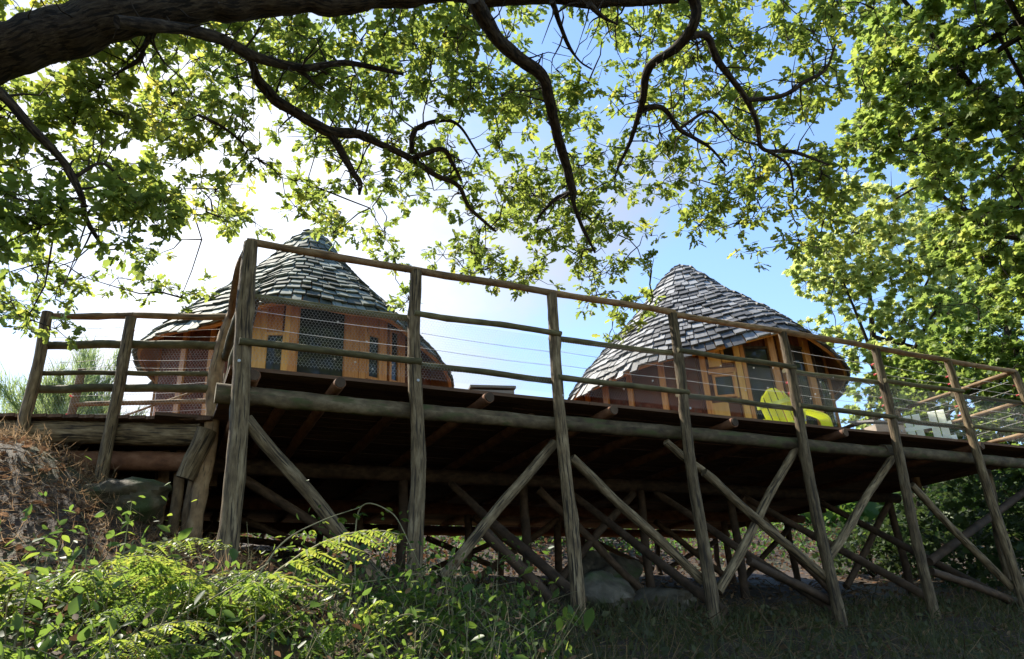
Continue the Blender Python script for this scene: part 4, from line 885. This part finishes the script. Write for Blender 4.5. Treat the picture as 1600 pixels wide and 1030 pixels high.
# ------------------------------------------------------------------ boulders
def boulder(label, px, py, D, sx_, sy_, sz_, seed, sink=.3, mm='rock'):
    p = atD(px, py, D); rr = random.Random(seed); V = []; F = []; n, k = 40, 26
    ph = [rr.uniform(0, 6.28) for _ in range(6)]
    for i in range(k + 1):
        th = math.pi * i / k
        for j in range(n):
            a_ = 2 * math.pi * j / n; d = Vector((math.sin(th) * math.cos(a_), math.sin(th) * math.sin(a_), math.cos(th)))
            s_ = 1 + .16 * math.sin(2.3 * d.x + ph[0]) * math.sin(2.9 * d.y + ph[1]) + .12 * math.sin(4.1 * d.z + 3 * d.x + ph[2]) + .05 * math.sin(9 * d.x + 7 * d.y + ph[3]) + .04 * math.sin(11 * d.z + 8 * d.y + ph[4]) + .10 * noise.noise(d * 3.1 + Vector((seed, 0, 0))) + .06 * noise.noise(d * 9 + Vector((0, seed, 0))) + .03 * noise.noise(d * 23)
            for pl in ((.7, .3, .64), (-.6, .5, .62), (.1, -.8, .58), (-.2, -.3, .93)):   # broken flat faces
                dd = d.dot(Vector(pl).normalized()); s_ = min(s_, .93 / max(dd, .2)) if dd > .75 else s_
            V.append(Vector((d.x * sx_ * s_, d.y * sy_ * s_, d.z * sz_ * s_)))
    for i in range(k):
        for j in range(n): F.append((i * n + j, i * n + (j + 1) % n, (i + 1) * n + (j + 1) % n, (i + 1) * n + j))
    g = gzp(p.x, p.y)
    o = MB().add(V, F).build('boulder', M[mm], None, 55); o.location = (p.x, p.y, g + sz_ * (1 - sink) - sz_ * .25); o.rotation_euler = (0, 0, seed)
    return tag(o, label, 'boulder')
boulder('large pale granite boulder lit behind the poles under the deck', 940, 880, 9.6, .46, .42, .36, 3)
boulder('dark rounded boulder in deep shade beside the third front post', 930, 945, 7.0, .4, .36, .24, 5, .4)
boulder('low dark boulder in shade left of the fourth front post', 1030, 945, 7.5, .42, .3, .18, 8, .4)
boulder('mossy boulder on the bank below the walkway', 195, 740, 6.3, .33, .3, .17, 9, .5, 'mossrock')

# ------------------------------------------------------------------ ground cover (nobody could count it)
def scatter(n, amin, amax, bmin, bmax, cond=None):
    a_ = rng.uniform(amin, amax, n); b_ = rng.uniform(bmin, bmax, n)
    x = A.x + UV_.x * a_ + NV.x * b_; y = A.y + UV_.y * a_ + NV.y * b_
    if cond is not None: k = cond(a_, b_, x, y); x, y = x[k], y[k]
    return np.stack([x, y, gz(x, y)], 1)
P = scatter(16000, -7, 16, -1.5, 14)
V = place(OVA_V, P + np.array((0, 0, .015)), unit(rng.normal(0, 1, (len(P), 3)) * np.array((1, 1, .25))), unit(np.array((0, 0, 1.)) + rng.normal(0, .5, (len(P), 3))), rng.uniform(.04, .09, len(P)))
link('leaf_litter', fast_mesh('leaf_litter', V, OVA_F, 0, rng.uniform(0, 1, len(P)), M['litter']), None, 'stuff')
P2 = scatter(9000, -5, .6, -1., 4); V2 = place(OVA_V, P2 + np.array((0, 0, .012)), unit(rng.normal(0, 1, (len(P2), 3)) * np.array((1, 1, .3))), unit(np.array((0, 0, 1.)) + rng.normal(0, .5, (len(P2), 3))), rng.uniform(.03, .08, len(P2)))
link('leaf_litter', fast_mesh('leaf_litter', V2, OVA_F, 0, rng.uniform(0, .6, len(P2)), M['litter']), None, 'stuff')
# dull grass in the shade in front of the deck
P = scatter(12000, 1.5, 12, -2.6, .9, lambda a_, b_, x, y: (rng.uniform(0, 1, len(a_)) < .35 + .65 * (vnoise(x, y, 1.6) > -.1)))
yd = unit(np.array((0, 0, 1.)) + rng.normal(0, .5, (len(P), 3)))
V = place(BLA_V, P - np.array((0, 0, .02)), yd, unit(rng.normal(0, 1, (len(P), 3))), rng.uniform(.08, .3, len(P)) , .045)
link('grass', fast_mesh('grass', V, BLA_F, 0, rng.uniform(0, .7, len(P)), M['dgrass']), None, 'stuff')
P = scatter(12000, .5, 12, -2.6, 1.5); yd = unit(rng.normal(0, 1, (len(P), 3)) * np.array((1, 1, .5)) + np.array((0, 0, .25)))
V = place(BLA_V, P, yd, unit(rng.normal(0, 1, (len(P), 3))), rng.uniform(.08, .3, len(P)), .025)
link('dry_grass', fast_mesh('dry_grass', V, BLA_F, 0, rng.uniform(0, .6, len(P)), M['straw']), None, 'stuff')
P = scatter(6000, 1.0, 12, -2.6, .6)
V = place(OVA_V, P + np.stack([np.zeros(len(P)), np.zeros(len(P)), rng.uniform(0, .16, len(P))], 1), unit(rng.normal(0, 1, (len(P), 3)) + np.array((0, 0, .2))), unit(np.array((0, 0, 1.)) + rng.normal(0, .6, (len(P), 3))), rng.uniform(.025, .07, len(P)))
link('ground_cover', fast_mesh('ground_cover', V, OVA_F, 0, rng.uniform(0, .8, len(P)), M['dgrass']), None, 'stuff')
# dry bracken and straw on the bank
def bankc(a_, b_, x, y): return (vnoise(x, y, 1.3) > -.35)
P = scatter(26000, -5, .3, -.3, 3.2, bankc)
yd = unit(np.stack([rng.normal(.3, .7, len(P)), rng.normal(-.7, .6, len(P)), rng.normal(-.35, .4, len(P))], 1))
V = place(BLA_V, P + np.array((0, 0, .05)) + rng.normal(0, .03, (len(P), 3)), yd, np.array((0, 0, 1.)) + rng.normal(0, .3, (len(P), 3)), rng.uniform(.04, .2, len(P)) , .02)
link('dry_grass', fast_mesh('dry_grass', V, BLA_F, 0, rng.uniform(0, 1, len(P)), M['straw']), None, 'stuff')
# green undergrowth: everything between the single plants
def undc(a_, b_, x, y):
    az = np.degrees(np.arctan2(x, y)); return (b_ < np.interp(az, [-50, -36, -24, -12, -4, 3], [-.75, -.75, -.5, -.25, -.2, -.4])) & (np.hypot(x, y) > 2.9) & (az < np.interp(b_, [-3, -1, 0], [4, 2, -2])) 
P = scatter(30000, -4.5, 4, -3.0, .4, undc)
hh = np.abs(rng.normal(0, .19, len(P))) * np.clip(.85 + .75 * vnoise(P[:, 0], P[:, 1], 2.6), .15, 1.7) + .02
P2 = P + np.stack([rng.normal(0, .05, len(P)), rng.normal(0, .05, len(P)), hh], 1)
V = place(OVA_V, P2, unit(rng.normal(0, 1, (len(P), 3)) + np.array((0, 0, -.25))), unit(np.array((0, 0, 1.)) + rng.normal(0, .6, (len(P), 3))), .016 + .03 * rng.uniform(0, 1, len(P)) + .05 * rng.uniform(0, 1, len(P)) ** 6, rng.uniform(.8, 1.1))
link('undergrowth', fast_mesh('undergrowth', V, OVA_F, 0, np.clip(rng.normal(.45, .3, len(P)), 0, 1), M['bramble']), None, 'stuff')
P = scatter(2600, -4.5, 4, -3.0, .4, undc); sg = []
for p in P:
    d = rng.normal(0, .16, 3); d[2] = rng.uniform(.1, .42); sg.append(([p, p + d * .5 + rng.normal(0, .02, 3), p + d + rng.normal(0, .06, 3) - np.array((0, 0, .05))], .0035, .0015))
thin(sg, 'dry_stalks', M['stem'], None, 3)
P = scatter(3500, -4.5, 4, -3.0, .4, undc)
V = place(OVA_V, P + np.stack([np.zeros(len(P)), np.zeros(len(P)), np.abs(rng.normal(0, .15, len(P)))], 1), rng.normal(0, 1, (len(P), 3)), rng.normal(0, 1, (len(P), 3)), rng.uniform(.02, .06, len(P)), .8)
link('dead_leaves', fast_mesh('dead_leaves', V, OVA_F, 0, rng.uniform(0, 1, len(P)), M['litter']), None, 'stuff')
P = scatter(420, 0, 12, -2.2, 4); sg = []
for p in P:
    d = rng.normal(0, .3, 3); d[2] = rng.uniform(-.02, .22); m_ = p + d * .5 + rng.normal(0, .03, 3); e_ = p + d; e_[2] = max(e_[2], gzp(e_[0], e_[1]) + .01); m_[2] = max(m_[2], gzp(m_[0], m_[1]) + .01)
    sg.append(([p, m_, e_], .007, .003))
thin(sg, 'fallen_sticks', M['straw'], None, 4)

# ------------------------------------------------------------------ single plants
def frond_mesh(ln, wid, droop, seed, m, brown=0.):
    """one bracken frond: rachis, pinnae and their pinnules"""
    r_ = np.random.default_rng(seed); n = 10; B_, Y_, Nn, S_ = [], [], [], []; RB, RY, RS = [], [], []
    def axis(t): return np.array((0, math.sin(min(t * droop, 1.9)) / droop * ln, (1 - math.cos(min(t * droop, 1.9))) / droop * -ln + t * ln * .45))
    ts = np.linspace(.12, .98, n)
    rach = [axis(t) for t in np.linspace(0, 1, 9)]
    for t in ts:
        c = axis(t); d = unit(axis(t + .02) - axis(t - .02)); w_ = wid * (1 - t) ** .75 * (.6 + .4 * min(t / .25, 1))
        for sd in (-1, 1):
            pd = unit(np.array((sd, 0, 0)) * .9 + d * .45 + np.array((0, 0, -.4)) + r_.normal(0, .13, 3)); w_ *= r_.uniform(.85, 1.1); k = max(5, int(w_ / .013))
            RB.append(c); RY.append(unit(pd + np.array((0, 0, -.3 * w_)))); RS.append(w_)
            for q in range(k):
                u = (q + .5) / k; pc = c + pd * w_ * u + np.array((0, 0, -.3 * w_ * u * u)); sz = .027 * (1 - .72 * u) * (.5 + .5 * w_ / wid) + .008
                for s2 in (-1, 1):
                    B_.append(pc); Y_.append(unit(np.cross(pd, np.array((0, 0, 1.))) * s2 + pd * .55 + r_.normal(0, .12, 3))); Nn.append(np.array((0, 0, 1.)) + r_.normal(0, .25, 3)); S_.append(sz * 1.25)
    for t in np.linspace(0, .95, 14): RB.append(axis(t)); RY.append(unit(axis(t + .06) - axis(t))); RS.append(np.linalg.norm(axis(t + .08) - axis(t)))
    B_, Y_, Nn, S_ = map(np.array, (B_, Y_, Nn, S_)); V = place(OVA_V[[0, 2, 4, 6]], B_, Y_, Nn, S_, .9)
    V = np.concatenate([V, place(OVA_V[[0, 2, 4, 6]], np.array(RB), np.array(RY), np.tile(np.array((0, .01, 1.)), (len(RB), 1)), np.array(RS), .1)])
    me = fast_mesh('frond', V, [(0, 1, 2, 3)], 0, np.clip(r_.uniform(0, .6, len(V)) + brown, 0, 1), m)
    return me, rach, V.reshape(-1, 3)
FR = [frond_mesh(.75, .26, 1.3, 1, M['fern']), frond_mesh(.62, .22, 1.6, 2, M['fern'], .15), frond_mesh(.9, .3, 1.1, 3, M['fern'], .3), frond_mesh(.55, .2, 1.9, 4, M['fern'], .05)]
RA = [MB().tube([Vector(p) for p in r], [.006 - .0005 * i for i in range(len(r))], 5).mesh('rachis', M['stem'], 60) for _, r, _v in FR]
# the lower layer of small bracken between the single plants
FV = []; FT = []
PF = scatter(900, -4.5, 3.4, -2.6, -.1, undc)
for p in PF[:64]:
    v = FR[random.randrange(4)][2]; sc_ = random.uniform(.35, .8); yaw = random.uniform(0, 6.28); mw = np.array((Matrix.Rotation(yaw, 3, 'Z') @ Matrix.Rotation(random.uniform(-.1, .6), 3, 'X')) * sc_)
    FV.append((v @ mw.T + p + np.array((0, 0, random.uniform(.02, .22)))).reshape(-1, 4, 3)); FT.append(np.clip(rng.uniform(0, .75, len(v) // 4) * .45 + random.uniform(-.15, .45), 0, 1))
FV = np.concatenate(FV); link('bracken_undergrowth', fast_mesh('bracken_undergrowth', FV, [(0, 1, 2, 3)], 0, np.concatenate(FT), M['fern']), None, 'stuff')
def fern(label, px, D, n, scale, yaw0=None, spread=6.28, lift=0., up=.0):
    p = atD(px, 980, D); g = gzp(p.x, p.y); t = thing('bracken_fern', label, 'fern', Vector((p.x, p.y, g)), 'bracken ferns on the slope')
    for i in range(n):
        k = random.randrange(4); yaw = (yaw0 or 0) + spread * i / n + random.uniform(-.3, .3) - (spread / 2 if spread < 6 else 0)
        mw = Matrix.Translation((p.x, p.y, g + lift)) @ Matrix.Rotation(yaw, 4, 'Z') @ Matrix.Rotation(random.uniform(.05, .45) + up, 4, 'X') @ Matrix.Scale(scale * random.uniform(.8, 1.15), 4)
        f = link('frond', FR[k][0], t, mw=mw); r = bpy.data.objects.new('rachis', RA[k]); C.objects.link(r); r.parent = f
fern('tall yellowing bracken fern leaning in front of the corner post', 365, 4.0, 7, 1.1, .2, 6.28, .15, .15)
fern('broad arching bracken fern at the left of the bank foot', 265, 4.1, 8, 1.15, lift=.05)
fern('bright bracken fern at the far left edge of the slope', 60, 4.2, 8, 1.15, lift=.05)
fern('bracken fern low in the bottom left corner', 120, 3.4, 7, .85)
fern('shaded bracken fern below the arching bramble', 480, 3.6, 6, .75)
fern('small bracken fern left of the second front post', 575, 4.3, 5, .65)
fern('dark bracken fern in the shade in front of the fifth front post', 1230, 5.6, 5, .65)
fern('sunlit fern beside the pale boulder under the deck', 905, 8.6, 5, .6)
fern('sunlit fern under the deck between the third and fourth posts', 1055, 9.2, 5, .75)
fern('sunlit leafy fern under the deck right of the second post', 800, 7.6, 4, .5)
LM = []
for k in range(6):
    V = place(OVA_V, np.zeros((1, 3)), np.array([[0, 1., 0]]), np.array([[0, 0, 1.]]), np.ones(1)); LM.append(fast_mesh('leaf', V, OVA_F, 0, np.array([k / 5]), M['bramble']))
def leaf_obj(parent, p, yd, sz, k=None, nd=(0, 0, 1)):
    y = Vector(yd).normalized(); x = y.cross(Vector(nd)).normalized(); z = x.cross(y)
    mw = Matrix(((x.x * sz, y.x * sz, z.x * sz, p[0]), (x.y * sz, y.y * sz, z.y * sz, p[1]), (x.z * sz, y.z * sz, z.z * sz, p[2]), (0, 0, 0, 1)))
    return link('leaf', LM[random.randrange(6) if k is None else k], parent, mw=mw)
def bramble(label, pts, D, r=.006, nl=18, size=.06):
    """arching cane through picture points at distance D, leaflets in threes"""
    Q = [atD(x, y, D + dd) for x, y, dd in pts]; b0 = Q[0].copy(); b0.z = gzp(b0.x, b0.y); t = thing('bramble', label, 'bramble', b0, 'bramble canes on the slope')
    P = spline([b0] + Q, 7); MB().tube(P, [r * (1 - .6 * i / (len(P) - 1)) for i in range(len(P))], 6, .05).build('cane', M['stem'], t, 60)
    for i in range(nl):
        p = P[int(len(P) * (.25 + .74 * i / nl))]; sd = random.uniform(0, 6.28); out = Vector((math.cos(sd), math.sin(sd), random.uniform(-.5, .5)))
        pe = p + out * .035; 
        for q in (-.8, 0, .8):
            yd = out + Vector((-out.y, out.x, 0)) * q + Vector((0, 0, -.35)); leaf_obj(t, pe, yd, size * random.uniform(.6, 1.15), None, (random.uniform(-.4, .4), random.uniform(-.4, .4), 1))
bramble('long bramble cane rising diagonally in front of the raking brace', [(300, 985, 0), (380, 930, .1), (440, 850, .2), (500, 815, .3), (565, 792, .35)], 3.9, .006, 12, .05)
bramble('bramble cane arching down from the brace towards the second post', [(560, 800, .6), (610, 800, .5), (640, 850, .4), (665, 905, .3)], 4.0, .005, 9, .05)
bramble('pale bramble cane lying across the lower left plants', [(120, 1010, 0), (230, 985, .1), (340, 930, .2), (420, 880, .3)], 3.5, .007, 10, .05)
bramble('bramble cane trailing along the plants before the second post', [(430, 925, 0), (530, 915, .1), (600, 905, .15), (690, 890, .2)], 4.1, .005, 9, .045)
bramble('thin bramble with bright leaves at the bottom middle', [(560, 1030, 0), (600, 980, 0), (640, 960, .1), (700, 985, .2)], 3.6, .005, 10, .055)
bramble('bramble shoot between the bank and the corner post', [(215, 900, .6), (255, 880, .6), (300, 870, .6), (335, 880, .5)], 4.3, .005, 10, .05)
def nettle(label, px, D, hgt, lean, n=9, size=.085):
    p = atD(px, 990, D); g = gzp(p.x, p.y); b0 = Vector((p.x, p.y, g)); t = thing('nettle', label, 'plant', b0, 'leafy upright weeds on the slope')
    tip = b0 + Vector((lean, random.uniform(-.08, .08), hgt)); P = spline([b0, b0.lerp(tip, .5) + Vector((-lean * .15, 0, .03)), tip], 8); MB().tube(P, [.005 - .0002 * i for i in range(len(P))], 5).build('stem', M['stem'], t, 60)
    for i in range(n):
        q = P[int((len(P) - 1) * (.2 + .8 * i / (n - 1)))]; an = (i % 2) * 1.57 + random.uniform(-.3, .3)
        for s_ in (0, math.pi): leaf_obj(t, q, (math.cos(an + s_), math.sin(an + s_), -.35), size * (1.15 - .6 * i / n) * random.uniform(.85, 1.1))
nettle('upright weed with large hanging leaves before the second post', 655, 3.9, .5, .05, 9, .1)
nettle('bright leafy weed right of the second post foot', 705, 4.1, .45, -.03, 8, .095)
nettle('leafy weed at the bottom edge left of the second post', 590, 3.5, .42, .04, 8, .09)
nettle('pale leafy weed at the bottom left corner', 25, 3.5, .5, .06, 8, .1)
nettle('dark leafy weed at the bottom middle of the slope', 760, 3.8, .36, .05, 8, .09)
nettle('leafy weed beside the lying bramble cane', 400, 3.4, .36, -.04, 8, .085)
nettle('thin weed standing at the foot of the bank', 175, 4.6, .5, .03, 8, .07)
P = scatter(9000, -3, 18, 7.2, 15); Pd = scatter(12000, -3, 18, 6.2, 16); Vd = place(OVA_V, Pd + np.stack([np.zeros(len(Pd)), np.zeros(len(Pd)), np.abs(rng.normal(0, .16, len(Pd)))], 1), rng.normal(0, 1, (len(Pd), 3)), rng.normal(0, 1, (len(Pd), 3)), rng.uniform(.05, .13, len(Pd)))
link('dead_bracken', fast_mesh('dead_bracken', Vd, OVA_F, 0, rng.uniform(0, .35, len(Pd)), M['litter']), None, 'stuff')  # tints kept low: the shade on this slope is put into the colour
P2 = P + np.stack([rng.normal(0, .05, len(P)), rng.normal(0, .05, len(P)), np.abs(rng.normal(0, .22, len(P)))], 1)
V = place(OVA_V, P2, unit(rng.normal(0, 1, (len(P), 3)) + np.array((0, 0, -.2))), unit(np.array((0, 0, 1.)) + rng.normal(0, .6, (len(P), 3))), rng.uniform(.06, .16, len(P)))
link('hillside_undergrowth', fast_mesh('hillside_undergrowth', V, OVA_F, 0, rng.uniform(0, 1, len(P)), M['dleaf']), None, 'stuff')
# bushes and brush on the hillside behind the deck
def bush(label, px, py, D, wid, hgt, n, leafm, size):
    p = atD(px, py, D); g = gzp(p.x, p.y); t = thing('bush', label, 'bush', Vector((p.x, p.y, g)))
    b0 = np.array((p.x, p.y, g)); st = []; c = unit(rng.normal(0, 1, (n, 3))) * rng.uniform(.3, 1, (n, 1)) ** .5; c[:, 2] = np.abs(c[:, 2]); c = b0 + c * np.array((wid, wid, hgt)) + np.array((0, 0, .1))
    for i in range(14): e = c[i]; st.append(([b0, b0 * .5 + e * .5 + np.array((0, 0, .1)), e], .014, .004))
    thin(st, 'stems', M['twig'], t, 4)
    V = place(MAP_V, c + rng.normal(0, .06, (n, 3)), rng.normal(0, 1, (n, 3)), np.array((0, 0, 1.)) + rng.normal(0, .5, (n, 3)), rng.uniform(.6, 1.2, n) * size)
    link('foliage', fast_mesh('foliage', V, MAP_F, 0, rng.uniform(0, 1, n), leafm), t, 'stuff')
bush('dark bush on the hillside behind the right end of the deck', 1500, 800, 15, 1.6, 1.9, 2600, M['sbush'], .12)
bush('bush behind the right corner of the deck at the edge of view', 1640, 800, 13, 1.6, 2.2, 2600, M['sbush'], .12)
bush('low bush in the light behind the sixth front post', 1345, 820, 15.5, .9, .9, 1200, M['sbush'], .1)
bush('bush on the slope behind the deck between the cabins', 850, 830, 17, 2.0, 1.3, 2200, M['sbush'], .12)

# the wood further up the hill, seen under the deck
aw = np.radians(rng.uniform(-14, 58, 9000)); dw = rng.uniform(24, 40, 9000); xw, yw = np.sin(aw) * dw, np.cos(aw) * dw
top = np.clip(dw * .16 + 1.2 * vnoise(xw, yw, .35), 2, 7); zw = gz(xw, yw) * .999 + rng.uniform(0, 1, 9000) ** .8 * np.maximum(top - gz(xw, yw), .5)
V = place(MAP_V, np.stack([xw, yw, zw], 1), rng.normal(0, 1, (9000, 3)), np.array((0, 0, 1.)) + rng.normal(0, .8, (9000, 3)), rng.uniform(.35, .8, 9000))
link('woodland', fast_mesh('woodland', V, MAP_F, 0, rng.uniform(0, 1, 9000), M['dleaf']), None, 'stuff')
